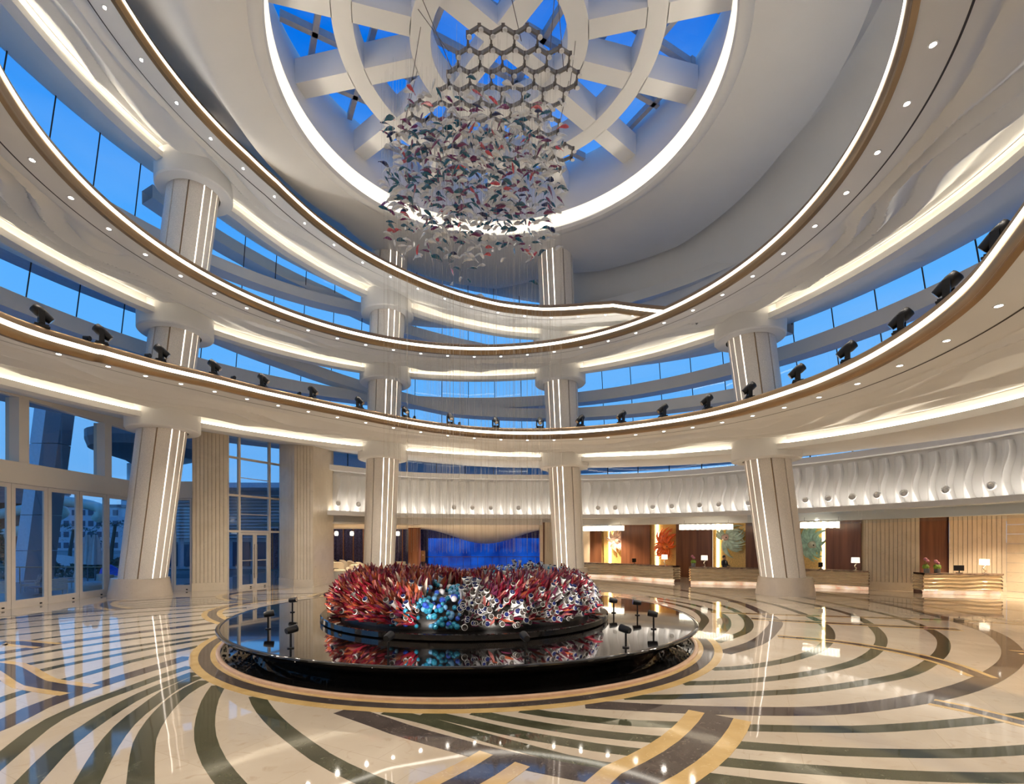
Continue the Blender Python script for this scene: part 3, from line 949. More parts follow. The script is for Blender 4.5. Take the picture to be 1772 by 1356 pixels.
# one wavy panel, copied along the wall
def wave_panel_mesh(wd, ht):
    mb = MB()
    rows = []
    for j in range(17):
        t = j / 16
        z = ht * t
        wv = 0.11 * sin(2 * pi * t * 1.05 + 2.6) + 0.03
        wr = wd * 0.52 + wv
        dp = 0.42 * (0.75 + 0.25 * sin(pi * t))
        rows.append([Vector((x, o, z)) for x, o in ((0, 0.0), (wr * 0.3, dp * 0.45), (wr * 0.65, dp * 0.85), (wr, dp), (wr + 0.015, dp - 0.02), (wr + 0.015, 0.0))])
    mb.grid(rows)
    mb.add([rows[-1][i] for i in range(6)], [tuple(range(6))])
    return mb
PW = resample(WP, 0.735)
wpm = wave_panel_mesh(0.735, 2.45).mesh('wave_panel', M['plaster'])
for i in range(len(PW) - 1):
    p, q = PW[i], PW[i + 1]
    d = q - p
    o = link('wave_panel', wpm, ww, p + Vector((0, 0, 4.72)))
    m3 = Matrix(((d.x, d.y, 0), (d.y, -d.x, 0), (0, 0, 1)))
    dx = d.normalized()
    # local x along the wall, local y towards the hall
    R = Matrix((( dx.x,  dx.y, 0), (dx.y, -dx.x, 0), (0, 0, 1)))
    R4 = Matrix.Identity(4)
    n3 = Vector((dx.y, -dx.x, 0))
    R4.col[0][:3] = dx; R4.col[1][:3] = n3; R4.col[2][:3] = (0, 0, 1)
    R4.translation = p + Vector((0, 0, 4.72))
    o.matrix_local = R4
# glass slot above it
for i in range(0, N_ - 6, 6):
    MB().grid([[off(j, -0.4, z) for j in range(i, i + 7)] for z in (7.7, 9.3)]).build('slot_pane', M['glass'], ww)
    MB().obox(off(i, -0.36, 7.7), off(i, -0.36, 9.3), 0.05, 0.05).build('slot_joint', M['dark'], ww)
# clear smoke baffle hanging below the ledge on the reception side
for i in range(N_ // 2, N_ - 7, 6):
    MB().grid([[off(j, 0.7, z) for j in range(i, i + 7)] for z in (3.72, 4.42)]).build('baffle_pane', M['glass'], ww)
# round air nozzles on the wave wall
noz = MB(); noz.lathe([(0.19, 0.0), (0.19, 0.06), (0.155, 0.075), (0.14, 0.05)], n=24)
noz_ring = noz.mesh('nozzle_ring', M['plaster'], True)
noz = MB(); noz.lathe([(0.14, 0.05), (0.125, 0.06), (0.11, 0.02)], n=24)
noz_mid = noz.mesh('nozzle_bowl', M['chrome'], True)
noz = MB(); noz.lathe([(0.112, 0.025), (0.0, 0.018)], n=24)
noz_core = noz.mesh('nozzle_core', M['dark'])
def ray_path(S, u):
    q = (u - U0) / F
    for a, b in zip(S, S[1:]):
        fa, fb = a.x - q * a.y, b.x - q * b.y
        if fa * fb <= 0 and fa != fb:
            t = fa / (fa - fb)
            return a.lerp(b, t), (b - a).normalized()
    return None, None
nlab = 'round white air nozzle on the wavy wall '
for u, lab in ((578, 'near the ribbed pier, left of a pair'), (613, 'near the ribbed pier, right of a pair'), (784, 'above the aquarium, leftmost'), (816, 'above the aquarium, second from left'), (848, 'above the aquarium, third from left'), (896, 'above the aquarium, rightmost'),
               (1034, 'right of the back column, first'), (1065, 'right of the back column, second'), (1131, 'above the red fish sculpture'), (1165, 'right of the red fish sculpture'), (1215, 'above the reception flowers'), (1249, 'above the receptionist'), (1301, 'against the column before reception'),
               (1401, 'first right of the reception column'), (1441, 'second right of the reception column'), (1484, 'third right of the reception column'), (1528, 'fourth right of the reception column'), (1576, 'above the narrow brown panel'), (1652, 'second from the right edge'), (1735, 'nearest the right edge')):
    p, t = ray_path(PW, u)
    if p is None: continue
    n3 = Vector((t.y, -t.x, 0))
    r = empty('air_nozzle', p + n3 * 0.58 + Vector((0, 0, 5.2)))
    q = n3.to_track_quat('Z', 'Y').to_euler()
    r.rotation_euler = q
    tag(r, nlab + lab, 'air nozzle', 'air nozzles on the wavy wall')
    link('ring', noz_ring, r); link('bowl', noz_mid, r); link('core', noz_core, r)
    tb = MB(); tb.tube([(0, 0, -0.05), (0, 0, 0.03)], 0.17, 16); tb.build('duct', M['plaster'], r)

# ------------------------------------------------------------------ soffit over reception and lounge, side walls
rows = [[off(i, -0.7, 3.95) for i in range(N_)], [off(i, -0.75, 4.15) for i in range(N_)], [off(i, -18, 4.15) for i in range(N_)]]
rc = MB().grid(rows).build('ceiling_lower', M['cream']); struct(rc, 'low cream ceiling over reception and lounge', 'ceiling')
# reception back wall
RP = resample(spline([(7.4, 41.6, 0), (12, 39.5, 0), (15.2, 37.0, 0), (18.6, 33.3, 0), (21.9, 28.3, 0)], 12), 0.4)
M['goldleaf'] = mat('gold_leaf_panel', (0.74, 0.50, 0.18), 0.32, 0.25, var=0.16, scale=14, bump=0.12, bscale=18)
RNn = [nrm_at(RP, i) for i in range(len(RP))]
rb_ = MB().grid([[RP[i] + Vector((0, 0, z)) for i in range(len(RP))] for z in (0, 4.15)]).build('wall_reception', M['goldleaf'])
struct(rb_, 'gold leaf feature wall behind the reception counters', 'wall')
def panel_on(u0, u1, o, th, z0, z1, name, m, parent, S=RP):
    a, ta = ray_path(S, u0); b, tb2 = ray_path(S, u1)
    if a is None or b is None: return None
    d = (b - a).normalized(); n3 = Vector((d.y, -d.x, 0))
    mb = MB()
    ps = [p + n3 * q + Vector((0, 0, z)) for z in (z0, z1) for q in (o, o + th) for p in (a, b)]
    mb.add(ps, [(0, 2, 3, 1), (4, 5, 7, 6), (0, 1, 5, 4), (2, 6, 7, 3), (0, 4, 6, 2), (1, 3, 7, 5)])
    return mb.build(name, M[m], parent)
for u0, u1 in ((1014, 1043), (1078, 1127), (1175, 1238), (1297, 1345), (1436, 1497)):
    panel_on(u0, u1, 0.45, 0.12, 0.0, 4.15, 'wood_panel', 'brownw', rb_)
M['warmled'] = emis('warm_led', (1.0, 0.82, 0.50), 8.0)
for u0, u1 in ((1054, 1058), (1136, 1140), (1241, 1245), (1424, 1428)):
    panel_on(u0, u1, 0.06, 0.05, 0.0, 4.1, 'light_strip', 'warmled', rb_)
for u0, u1 in ((1046, 1053), (1128, 1135)):
    panel_on(u0, u1, 0.04, 0.25, 0.0, 4.15, 'gold_fin', 'goldleaf', rb_)
# right hand walls
pr = pier('wall_pier', 'ribbed cream stone pier right of the reception counters', [((21.5, 28.9), (21.55, 27.75)), ((21.55, 27.75), (23.35, 26.45)), ((23.35, 26.45), (23.9, 30.0))], 4.15)
pw_ = empty('wall_right', (0, 0, 0)); struct(pw_, 'cream stone right wall with a narrow brown panel', 'wall')
vbox((23.8, 28.6), (26.4, 28.0), 0, 2.67, -0.1, 0, 0, 4.15).build('wood_panel', M['brownw'], pw_)
ribbed((26.3, 27.9), (28.25, 26.6), 0, 4.15, parent=pw_)
for j in range(8):
    vbox((28.25, 26.6), (29.7, 22.0), 0, 4.83, -0.1, 0.0, j * 0.52 + 0.006, j * 0.52 + 0.514).build('stone_course', M['travertine'], pw_)
vbox((29.7, 22.0), (29.9, -12), 0, 34, -0.1, 0.0, 0, 9.3).build('side_wall', M['travertine'], pw_)
# beige jambs of the aquarium opening and lounge surround
jb = empty('wall_jamb', (0, 0, 0)); struct(jb, 'cream pier beside the aquarium hall opening', 'wall')
vbox((4.1, 36.9), (7.9, 38.6), 0, 4.1, -0.8, 0.0, 0, 4.15).build('pier_face', M['travertine'], jb)
vbox((4.05, 36.95), (4.2, 41), 0, 4.2, -0.1, 0.0, 0, 4.15).build('reveal', M['brownw'], jb)
# lounge back wall of beaded curtains
M['curtain'] = mat('midnight_curtain', (0.09, 0.09, 0.22), 0.45, 0.3, var=0.5, scale=9)
M['copper'] = mat('copper_post', (0.42, 0.19, 0.10), 0.3, 0.85)
lb = empty('wall_lounge', (0, 0, 0)); struct(lb, 'midnight blue curtain wall with copper posts at the back of the lounge', 'wall')
def wavy(a, b, z0, z1, name, m, parent, k=40, amp=0.09):
    a2, t, n, L = local(a, b)
    q = int(L / 0.06)
    pts = [wall_pt(a2, t, n, L * i / q, amp * sin(i * 2 * pi / 7), 0) for i in range(q + 1)]
    return MB().grid([[p + Vector((0, 0, z)) for p in pts] for z in (z0, z1)]).build(name, M[m], parent, True)
LC = [(-21.5, 47.0), (-7.5, 48.5)]
wavy(LC[0], LC[1], 0, 3.9, 'curtain', 'curtain', lb)
a2, t_, n_, L_ = local(*LC)
for s in [0.4 + 0.95 * i for i in range(15)]:
    p = wall_pt(a2, t_, n_, s, 0.25, 0)
    MB().tube([p, p + Vector((0, 0, 3.9))], 0.045, 8).build('copper_post', M['copper'], lb)
MB().prism([(-20.4, 47.3), (-12.7, 31.3), (-10.3, 32), (-6.2, 35.6), (-6.2, 49), (-20.4, 49)], 3.88, 4.0).build('dropped_ceiling', M['cream'], lb)
vbox((-12.9, 31.2), (-20.6, 47.2), 0, 17.7, -0.1, 0.1, 0, 4.1).build('side_wall', M['travertine'], lb)
# aquarium hall
aq = empty('wall_aquarium', (0, 0, 0)); struct(aq, 'deep blue aquarium wall at the far end of the hall', 'wall')
m, n, l, b = new_mat('aquarium_water')
b.inputs['Base Color'].default_value = (0.0, 0.02, 0.15, 1); b.inputs['Roughness'].default_value = 0.08
tcn = n.new('ShaderNodeTexCoord'); t1 = n.new('ShaderNodeTexNoise'); t1.inputs['Scale'].default_value = 0.7; t1.inputs['Detail'].default_value = 6
r1 = n.new('ShaderNodeValToRGB'); r1.color_ramp.elements[0].position = 0.3; r1.color_ramp.elements[0].color = (0.0, 0.015, 0.20, 1); r1.color_ramp.elements[1].position = 0.8; r1.color_ramp.elements[1].color = (0.01, 0.13, 0.75, 1)
l.new(tcn.outputs['Object'], t1.inputs[0]); l.new(t1.outputs[0], r1.inputs[0]); l.new(r1.outputs[0], b.inputs['Emission Color']); b.inputs['Emission Strength'].default_value = 0.85
M['water'] = m
AQW = 12.6 / 8
for i in range(8):
    mb = MB(); mb.box((-7.0 + AQW * (i + 0.5), 54, 1.5), (AQW - 0.03, 0.1, 3.0)); mb.build('aquarium_pane', M['water'], aq)
mb = MB(); mb.box((0, 54.6, 2.6), (26, 0.2, 5.6)); mb.build('back_panel', M['curtain'], aq)
mb = MB(); mb.box((-9.0, 53.5, 2), (4.0, 0.2, 4)); mb.build('side_panel', M['curtain'], aq)
mb = MB(); mb.box((7.5, 53.0, 2), (3.8, 0.2, 4)); mb.build('side_panel', M['curtain'], aq)
# wavy hanging ceiling of the aquarium hall
rows = []
for j in range(13):
    y = 37.4 + 15.5 * j / 12
    row = []
    for i in range(33):
        x = -8.0 + 15 * i / 32
        dip = 0.5 + 0.5 * cos(pi * max(-1, min(1, (x + 0.6) / 7.0)))
        row.append(Vector((x, y, 3.95 - 1.55 * dip * smooth(j / 12 * 1.1) + 0.25 * dip * math.sin(pi * j / 12))))
    rows.append(row)
hc = MB().grid(rows).build('hanging_ceiling', M['plaster'], aq, True)
# railing before the aquarium
rl = empty('railing', (0, 50.5, 0)); tag(rl, 'dark low railing in front of the blue aquarium', 'railing')
MB().tube([(-7.5, 0, 1.05), (6.2, 0, 1.05)], 0.03).build('handrail', M['bronze'], rl)
for i in range(10): MB().tube([(-7.4 + 1.5 * i, 0, 0), (-7.4 + 1.5 * i, 0, 1.05)], 0.02).build('post', M['bronze'], rl)
# brown round pillar
bp = empty('round_pillar', (-6.85, 43.3, 0)); struct(bp, 'round brown wood clad pillar between lounge and aquarium hall', 'column')
MB().lathe([(0, 0), (0.56, 0), (0.56, 4.15), (0, 4.15)], n=28).build('pillar_shaft', M['brownw'], bp, True)
MB().lathe([(0.62, 0), (0.62, 0.12), (0.56, 0.12)], n=28).build('pillar_base', M['copper'], bp)
for pl in bp.children[0].data.polygons: pl.use_smooth = abs(pl.normal.z) < 0.5
# lights of the low ceilings
dl_spot2 = bpy.data.lights.new('low_ceiling_beam', 'SPOT')
dl_spot2.energy = 800; dl_spot2.color = (1.0, 0.80, 0.56); dl_spot2.spot_size = radians(110); dl_spot2.spot_blend = 0.8; dl_spot2.shadow_soft_size = 0.08
dl_spot3 = dl_spot2.copy(); dl_spot3.energy = 2300
def low_light(x, y, z, lab, grp, e=None):
    d = downlight(Vector((x, y, z)), lab, grp, beam=False, sc=0.8)
    lo = bpy.data.objects.new('beam', e or dl_spot2); col.objects.link(lo); lo.parent = d; lo.location = (0, 0, -0.08)
for (x, y) in ((9.5, 38.5), (11.5, 36.3), (13.5, 35.6), (15.2, 34.2), (16.8, 32.6), (18.2, 31), (19.6, 29.2), (22.6, 24.4), (24.6, 25.4), (26.4, 25.2), (25.0, 22.5), (27.2, 23.2), (26.2, 19), (28, 20)):
    low_light(x, y, 4.135, 'small recessed downlight in the low ceiling above reception', 'downlights above reception', dl_spot3 if x < 20 else None)
for (x, y) in ((-8.5, 36.5), (-10.5, 37.5), (-12.5, 38.5), (-9.5, 41), (-12.5, 43), (-15.5, 41.5)):
    low_light(x, y, 3.87, 'small recessed downlight in the lounge ceiling', 'downlights above the lounge')
for (x, y, z) in ((-5.5, 40.5, 3.9), (-3, 39.5, 3.95), (0, 39.2, 3.95), (3, 39.6, 3.9), (-5, 44, 3.7), (3.6, 44, 3.7)):
    low_light(x, y, z, 'small recessed downlight in the ceiling before the aquarium', 'downlights before the aquarium')
# ================================================================== OBJECTS
# ------------------------------------------------------------------ reflecting pool
pool = empty('fountain_pool', (PX, PY, 0))
tag(pool, 'large round black granite reflecting pool in the middle of the marble floor', 'fountain')
PRm = 6.73
mb = MB(); mb.lathe([(5.85, 0.0), (5.9, 0.16), (6.15, 0.30), (6.45, 0.40), (6.66, 0.50), (6.73, 0.57), (6.73, 0.60), (6.70, 0.615), (6.62, 0.60)], n=160)
mb.build('bowl', M['blackg'], pool, True)
M['mirror'] = mat('still_black_water', (0.006, 0.005, 0.005), 0.015, var=0.1, coat=1.0, spec=1.0)
mb = MB(); mb.lathe([(0, 0.600), (6.66, 0.600)], n=160)
mb.build('water_surface', M['mirror'], pool)
mb = MB(); mb.lathe([(5.8, 0.006), (6.66, 0.006)], n=120); mb.build('gravel_bed', M['blackg'], pool)
curb = MB(); curb.lathe([(6.62, 0.0), (6.62, 0.05), (6.645, 0.065), (6.69, 0.065), (6.715, 0.05), (6.715, 0.0)], n=160)
curb.build('stone_kerb', M['rosy'], pool, True)
rnd = random.Random(11)
mb = MB()
for i in range(1500):
    a = rnd.uniform(0, 2 * pi); r = rnd.uniform(5.95, 6.58)
    s = rnd.uniform(0.012, 0.032)
    mb.sphere((r * cos(a), r * sin(a), 0.012 + s * 0.3), s, 5, 3, sc=(1, rnd.uniform(0.7, 1.2), 0.6))
o = mb.build('pebbles', M['blackg'], pool, fix=False); o['kind'] = 'stuff'

# plinth disc of the sculpture
SCX, SCY, SCZ = -0.75, 14.6, 0.61
pd = empty('plinth_disc', (SCX, SCY, SCZ))
tag(pd, 'flat black polished disc carrying the glass reef in the pool', 'plinth')
MB().lathe([(0, 0), (4.12, 0), (4.15, 0.02), (4.15, 0.14), (4.12, 0.155), (0, 0.155)], n=128).build('disc', M['blackg'], pd)

# ------------------------------------------------------------------ glass reef sculpture
reef = empty('glass_reef', (SCX, SCY - 0.2, SCZ + 0.156))
tag(reef, 'reef sculpture of red glass leaves, blue balls and white trumpets', 'sculpture')
hr = ctable([(0, 0.86), (25, 1.0), (50, 1.02), (70, 0.85), (90, 0.62), (120, 0.80), (150, 0.80), (180, 0.78), (212, 1.02), (238, 0.95), (256, 0.74), (268, 0.72), (290, 0.88), (320, 0.90), (345, 0.84), (360, 0.86)])
def reef_pt(a, s):
    ph = radians(90 * (1 - s))              # s = 1 outer foot, 0 crest, -1 inner foot
    c_ = cos(ph); sn = sin(ph)
    rr = 2.50 + 1.10 * math.copysign(abs(c_) ** 0.62, c_)
    z = hr(a % 360) * max(0.0, sn) ** 0.75
    A = radians(a)
    return Vector((rr * cos(A), rr * sin(A), z))
def reef_n(a, s):
    e = 0.03
    da = reef_pt(a + 1.5, s) - reef_pt(a - 1.5, s)
    ds = reef_pt(a, min(0.995, s + e)) - reef_pt(a, max(-0.995, s - e))
    n = ds.cross(da)
    if n.length < 1e-6: return Vector((0, 0, 1))
    n.normalize()
    if n.z < 0 and abs(s) < 0.9: n = -n
    if n.dot(Vector((cos(radians(a)), sin(radians(a)), 0))) * s < -0.2: n = -n
    return n
rows = [[reef_pt(a, s) * 0.985 for a in range(0, 360, 4)] for s in (-1, -0.95, -0.8, -0.5, -0.2, 0.1, 0.4, 0.7, 0.9, 0.98, 1)]
M['reefbase'] = mat('black_reef_base', (0.015, 0.013, 0.013), 0.3, 0.2)
MB().grid(rows, True).build('base_mound', M['reefbase'], reef, True)
def gl(name, c, rough=0.08, trans=0.0, metal=0.0): return mat(name, c, rough, metal, var=0.25, scale=4, coat=0.8, trans=trans)
leafm = [gl('crimson_glass', (0.30, 0.016, 0.035)), gl('ruby_glass', (0.15, 0.010, 0.026)), gl('plum_glass', (0.14, 0.022, 0.065)), gl('amber_glass', (0.50, 0.12, 0.05)), gl('copper_glass', (0.27, 0.06, 0.028)), gl('rose_glass', (0.48, 0.15, 0.14)), gl('pale_glass', (0.85, 0.66, 0.55))]
def leaf_mesh(L, wd, bend):
    mb = MB()
    rows = []
    for t, q in ((0, 0.12), (0.25, 0.75), (0.5, 1.0), (0.75, 0.66), (1.0, 0.03)):
        c = Vector((bend * t * t, 0, L * t))
        w_ = wd * q
        rows.append([c + Vector((-0.02, -w_, 0)), c + Vector((0.035 * q, 0, 0)), c + Vector((-0.02, w_, 0)), c + Vector((-0.035 * q, 0, 0))])
    return mb.grid(rows, True)
leaf_src = leaf_mesh(0.36, 0.042, 0.09)
leaf_meshes = [leaf_src.mesh('glass_leaf', m, False) for m in leafm]
def ball_src(): 
    mb = MB(); mb.sphere((0, 0, 0), 0.062, 12, 8); return mb
ballm = [gl('turquoise_ball', (0.03, 0.30, 0.48), 0.1, 0, 0.6), gl('cobalt_ball', (0.03, 0.10, 0.62), 0.1, 0, 0.5), gl('pearl_ball', (0.75, 0.75, 0.82), 0.15), gl('sky_ball', (0.16, 0.42, 0.72), 0.1, 0, 0.4)]
ball_meshes = [ball_src().mesh('glass_ball', m, True) for m in ballm]
M['milk'] = mat('milk_glass', (0.86, 0.86, 0.87), 0.15, var=0.03, coat=0.6)
M['navy'] = mat('navy_glass', (0.012, 0.02, 0.10), 0.1)
def trumpet_src():
    mb = MB()
    mb.lathe([(0.014, 0.0), (0.028, 0.12), (0.04, 0.26), (0.062, 0.35), (0.072, 0.38), (0.062, 0.388)], n=10)
    mb.lathe([(0.062, 0.388), (0.05, 0.36), (0.0, 0.34)], n=10, mi=1)
    return mb
trm = [trumpet_src().mesh('glass_trumpet', [M['milk'], M['dark']], True), trumpet_src().mesh('glass_trumpet', [M['milk'], M['navy']], True)]
rnd = random.Random(5)
def kind_at(a, s):
    a %= 360
    x = rnd.random()
    if 172 <= a < 246: return 'leaf' if (s < 0.55 or x < 0.92) else 'trumpet'
    if 246 <= a < 256: return 'leaf' if x < 0.45 else ('ball' if x < 0.8 else 'trumpet')
    if 256 <= a < 271: return 'ball' if x < 0.5 else 'none'
    if 271 <= a < 279: return 'trumpet' if x < 0.9 else 'leaf'
    if 279 <= a < 345: return ('trumpet' if x < 0.5 else ('leaf' if x < 0.75 else 'none')) if s > 0.52 + 0.14 * sin(radians(a * 9)) else ('leaf' if x < 0.9 else 'trumpet')
    if a >= 345 or a < 22: return 'trumpet' if x < 0.75 else 'leaf'
    if 22 <= a < 72: return 'ball' if x < 0.85 else 'trumpet'
    if 72 <= a < 140: return 'leaf'
    return 'trumpet' if x < 0.7 else 'leaf'
bsrc, tsrc = ball_src(), trumpet_src()
items = []
for i in range(8200):
    a = rnd.uniform(0, 360)
    s = rnd.uniform(-0.55, 1.0) if rnd.random() < 0.65 else rnd.uniform(0.3, 1.0)
    if rnd.random() > (2.62 + 1.05 * s) / 3.3: continue
    k = kind_at(a, s)
    if k == 'none': continue
    if k == 'ball' and rnd.random() < 0.35: continue
    if k == 'trumpet' and rnd.random() < 0.5: continue
    p = reef_pt(a, s); n = reef_n(a, s)
    tang = Vector((-sin(radians(a)), cos(radians(a)), 0))
    lean = 0.45 if 270 < a < 345 else -0.25
    d = n * 0.75 + Vector((0, 0, 0.75)) + tang * lean + Vector((rnd.gauss(0, 0.22), rnd.gauss(0, 0.22), rnd.gauss(0, 0.15)))
    if s > 0.75: d.z *= 0.35
    if k == 'trumpet': d = n * 1.0 + Vector((0, 0, 0.35)) + Vector((0.15, -0.35, 0)) + Vector((rnd.gauss(0, 0.25), rnd.gauss(0, 0.25), rnd.gauss(0, 0.15)))
    d.normalize()
    world = p + Vector((SCX, SCY, SCZ + 0.15))
    view = (Vector((0, 0, EYE)) - world)
    facing = n.dot(view.normalized())
    score = view.length - 3.5 * facing
    q = d.to_track_quat('Z', 'Y')
    Mx = Matrix.Translation(p) @ q.to_matrix().to_4x4() @ Matrix.Rotation(rnd.uniform(0, 6.28), 4, 'Z')
    if k == 'ball': Mx = Matrix.Translation(p + d * rnd.uniform(0.05, 0.16)) @ Matrix.Scale(rnd.uniform(0.75, 1.25), 4)
    else: Mx = Mx @ Matrix.Scale(rnd.uniform(0.75, 1.25) * (0.8 if k == 'trumpet' else 1.0), 4)
    if k == 'leaf':
        if 172 <= a < 256: mi = rnd.choices(range(7), (5, 3, 2, 2.5, 5, 2, 1))[0]
        elif 72 <= a < 172: mi = rnd.choices(range(7), (5, 3, 2, 3, 3, 3, 2))[0]
        else: mi = rnd.choices(range(7), (5, 5, 6, 0.6, 0.8, 1.6, 0.5))[0]
    elif k == 'ball': mi = rnd.choices(range(4), (5, 2, 1.2, 2) if a > 180 else (3, 5, 1, 3))[0]
    else: mi = rnd.randrange(2)
    if Mx.translation.z < 0.12: Mx.translation.z = 0.12
    if min((Mx @ Vector(v)).z for v in {'leaf': leaf_src, 'ball': bsrc, 'trumpet': tsrc}[k].v) < 0.01: continue
    items.append((score, k, mi, Mx))
items.sort(key=lambda t: t[0])
cnt = {}
stuff = {}
srcs = {'leaf': (leaf_meshes, leaf_src, leafm), 'ball': (ball_meshes, ball_src(), ballm), 'trumpet': (trm, trumpet_src(), None)}
for sc_, k, mi, Mx in items:
    cnt[k] = cnt.get(k, 0) + 1
    if cnt[k] <= 300:
        o = link('glass_' + k, srcs[k][0][mi], reef)
        o.matrix_local = Mx
    else:
        src = srcs[k][1]
        mb = stuff.setdefault(k, MB())
        mb.add([Mx @ Vector(v) for v in src.v], src.f)
        if k != 'trumpet': mb.m[-len(src.f):] = [mi] * len(src.f)
        else: mb.m[-len(src.f):] = [m_ if m_ == 0 else 1 + mi for m_ in src.m]
for k, mb in stuff.items():
    mats = {'leaf': leafm, 'ball': ballm, 'trumpet': [M['milk'], M['dark'], M['navy']]}[k]
    o = mb.build('glass_%s_mass' % k, mats, reef, k != 'leaf', fix=False); o['kind'] = 'stuff'

# ------------------------------------------------------------------ small spotlights standing on the pool
def pool_light(p, label, h=0.33):
    r = empty('pool_spotlight', (p.x, p.y, 0.601))
    d = Vector((SCX - p.x, SCY - p.y, 0)).normalized()
    tag(r, label, 'spotlight', 'small spotlights standing on the pool')
    MB().tube([(0, 0, 0), (0, 0, h)], 0.022, 8).build('stem', M['blackm'], r)
    MB().lathe([(0, 0), (0.07, 0), (0.07, 0.02), (0, 0.02)], n=12).build('foot', M['blackm'], r)
    hd = Vector((d.x, d.y, 0.15)).normalized()
    c = Vector((0, 0, h + 0.04))
    MB().tube([c - hd * 0.10, c - hd * 0.05, c + hd * 0.13], [0.06, 0.075, 0.08], 14).build('lamp_head', M['blackm'], r, True)
    ln = MB(); ln.tube([c + hd * 0.131, c + hd * 0.134], 0.062, 14); ln.build('lens', M['lens'] if False else M['chrome'], r)
    lo_d = bpy.data.lights.new('pool_beam', 'SPOT'); lo_d.energy = 220; lo_d.spot_size = radians(50); lo_d.spot_blend = 0.6; lo_d.color = (1, 0.92, 0.82); lo_d.shadow_soft_size = 0.05
    lo = bpy.data.objects.new('beam', lo_d); col.objects.link(lo); lo.parent = r; lo.location = c + hd * 0.16
    lo.rotation_euler = (hd + Vector((0, 0, 0.12))).to_track_quat('-Z', 'Y').to_euler()
for u, v, lab in ((506, 1059, 'farthest of three at the left of the pool'), (464, 1088, 'outermost of three at the left of the pool'), (503, 1121, 'nearest of three at the left of the pool'), (1103, 1064, 'farthest of three at the right of the pool'), (1131, 1088, 'outermost of three at the right of the pool'), (1083, 1120, 'nearest of three at the right of the pool'),
                  (672, 1136, 'in front of the reef, left of the centre'), (909, 1136, 'in front of the reef, right of the centre'), (566, 1047, 'behind the left end of the reef'), (1062, 1060, 'behind the right end of the reef')):
    pool_light(fl(u, v, 0.6), 'small black spotlight on a stem, ' + lab)

# ------------------------------------------------------------------ moving head spotlights on the lowest ring
def rim_theta(u):
    best = None
    for i in range(-1200, 1320):
        t = i / 10.0
        p = P(t, rad2(t) + 0.4, rim2(t) + 0.5)
        if p.y < 2: continue
        uu = U0 + F * p.x / p.y
        e = abs(uu - u)
        if best is None or e < best[0]: best = (e, t)
    return best[1]
def tm(mb): return mb.mesh
mh_base = MB(); mh_base.box((0, 0, 0.05), (0.36, 0.30, 0.10)); mh_base.box((0.17, 0.0, 0.02), (0.14, 0.34, 0.04)); mh_base.box((-0.17, 0.0, 0.02), (0.14, 0.34, 0.04))
mh_base = mh_base.mesh('moving_base', M['blackm'])
mh_yoke = MB(); mh_yoke.box((0, 0, 0.13), (0.36, 0.14, 0.06)); mh_yoke.box((0.17, 0, 0.29), (0.06, 0.13, 0.34)); mh_yoke.box((-0.17, 0, 0.29), (0.06, 0.13, 0.34))
mh_yoke = mh_yoke.mesh('moving_yoke', M['blackm'])
mh_head = MB(); mh_head.tube([(0, -0.22, 0), (0, -0.20, 0), (0, -0.05, 0), (0, 0.10, 0), (0, 0.28, 0)], [0.10, 0.135, 0.15, 0.13, 0.10], 14)
mh_head = mh_head.mesh('moving_head', M['blackm'], True)
mh_lens = MB(); mh_lens.tube([(0, 0.28, 0), (0, 0.284, 0)], 0.085, 14); mh_lens = mh_lens.mesh('moving_lens', M['chrome'])
us = [65, 172, 276, 368, 454, 540, 621, 701, 779, 858, 935, 1005, 1077, 1149, 1226, 1300, 1384, 1472, 1567, 1650, 1738]
names21 = ['leftmost', 'second from the left', 'third from the left', 'fourth from the left', 'fifth from the left', 'sixth from the left', 'seventh from the left', 'eighth from the left', 'ninth from the left', 'tenth from the left', 'eleventh, at the far middle', 'tenth from the right', 'ninth from the right', 'eighth from the right', 'seventh from the right', 'sixth from the right', 'fifth from the right', 'fourth from the right', 'third from the right', 'second from the right', 'rightmost']
for u, lab in zip(us, names21):
    t = rim_theta(u)
    p = P(t, rad2(t) + 0.32, rim2(t) + 0.275)
    tx = (Vector((CX, CY, 0)) - Vector((p.x, p.y, 0))).normalized()
    turn = 0.75 if u < 700 else (0.35 if u < 1000 else -0.6)
    rz = atan2(tx.y, tx.x) - pi / 2 + turn * 0.9
    r = empty('moving_spotlight', p, rz)
    tag(r, 'black moving head spotlight on the lowest ring rim, ' + lab, 'spotlight', 'moving head spotlights on the ring')
    link('base', mh_base, r); link('yoke', mh_yoke, r)
    h_ = link('lamp_head', mh_head, r, (0, 0, 0.44)); h_.rotation_euler = (radians(-38), 0, 0)
    link('lens', mh_lens, h_)
sb = MB(); sb.box((0, 0, 0.04), (0.16, 0.12, 0.08)); sb_m = sb.mesh('par_base', M['blackm'])
sh = MB(); sh.tube([(0, -0.08, 0.13), (0, 0.10, 0.11)], [0.06, 0.075], 10); sh_m = sh.mesh('par_head', M['blackm'], True)
for u, lab in ((142, 'between the first and second moving heads'), (250, 'between the second and third moving heads'), (400, 'between the fourth and fifth moving heads'), (515, 'between the fifth and sixth moving heads'), (716, 'just right of the eighth moving head'), (795, 'just right of the ninth moving head')):
    t = rim_theta(u); p = P(t, rad2(t) + 0.28, rim2(t) + 0.275)
    r = empty('rim_floodlight', p, radians(-t) + pi)
    tag(r, 'tiny black floodlight on the lowest ring rim, ' + lab, 'floodlight', 'tiny floodlights on the ring')
    link('base', sb_m, r); link('lamp_head', sh_m, r)

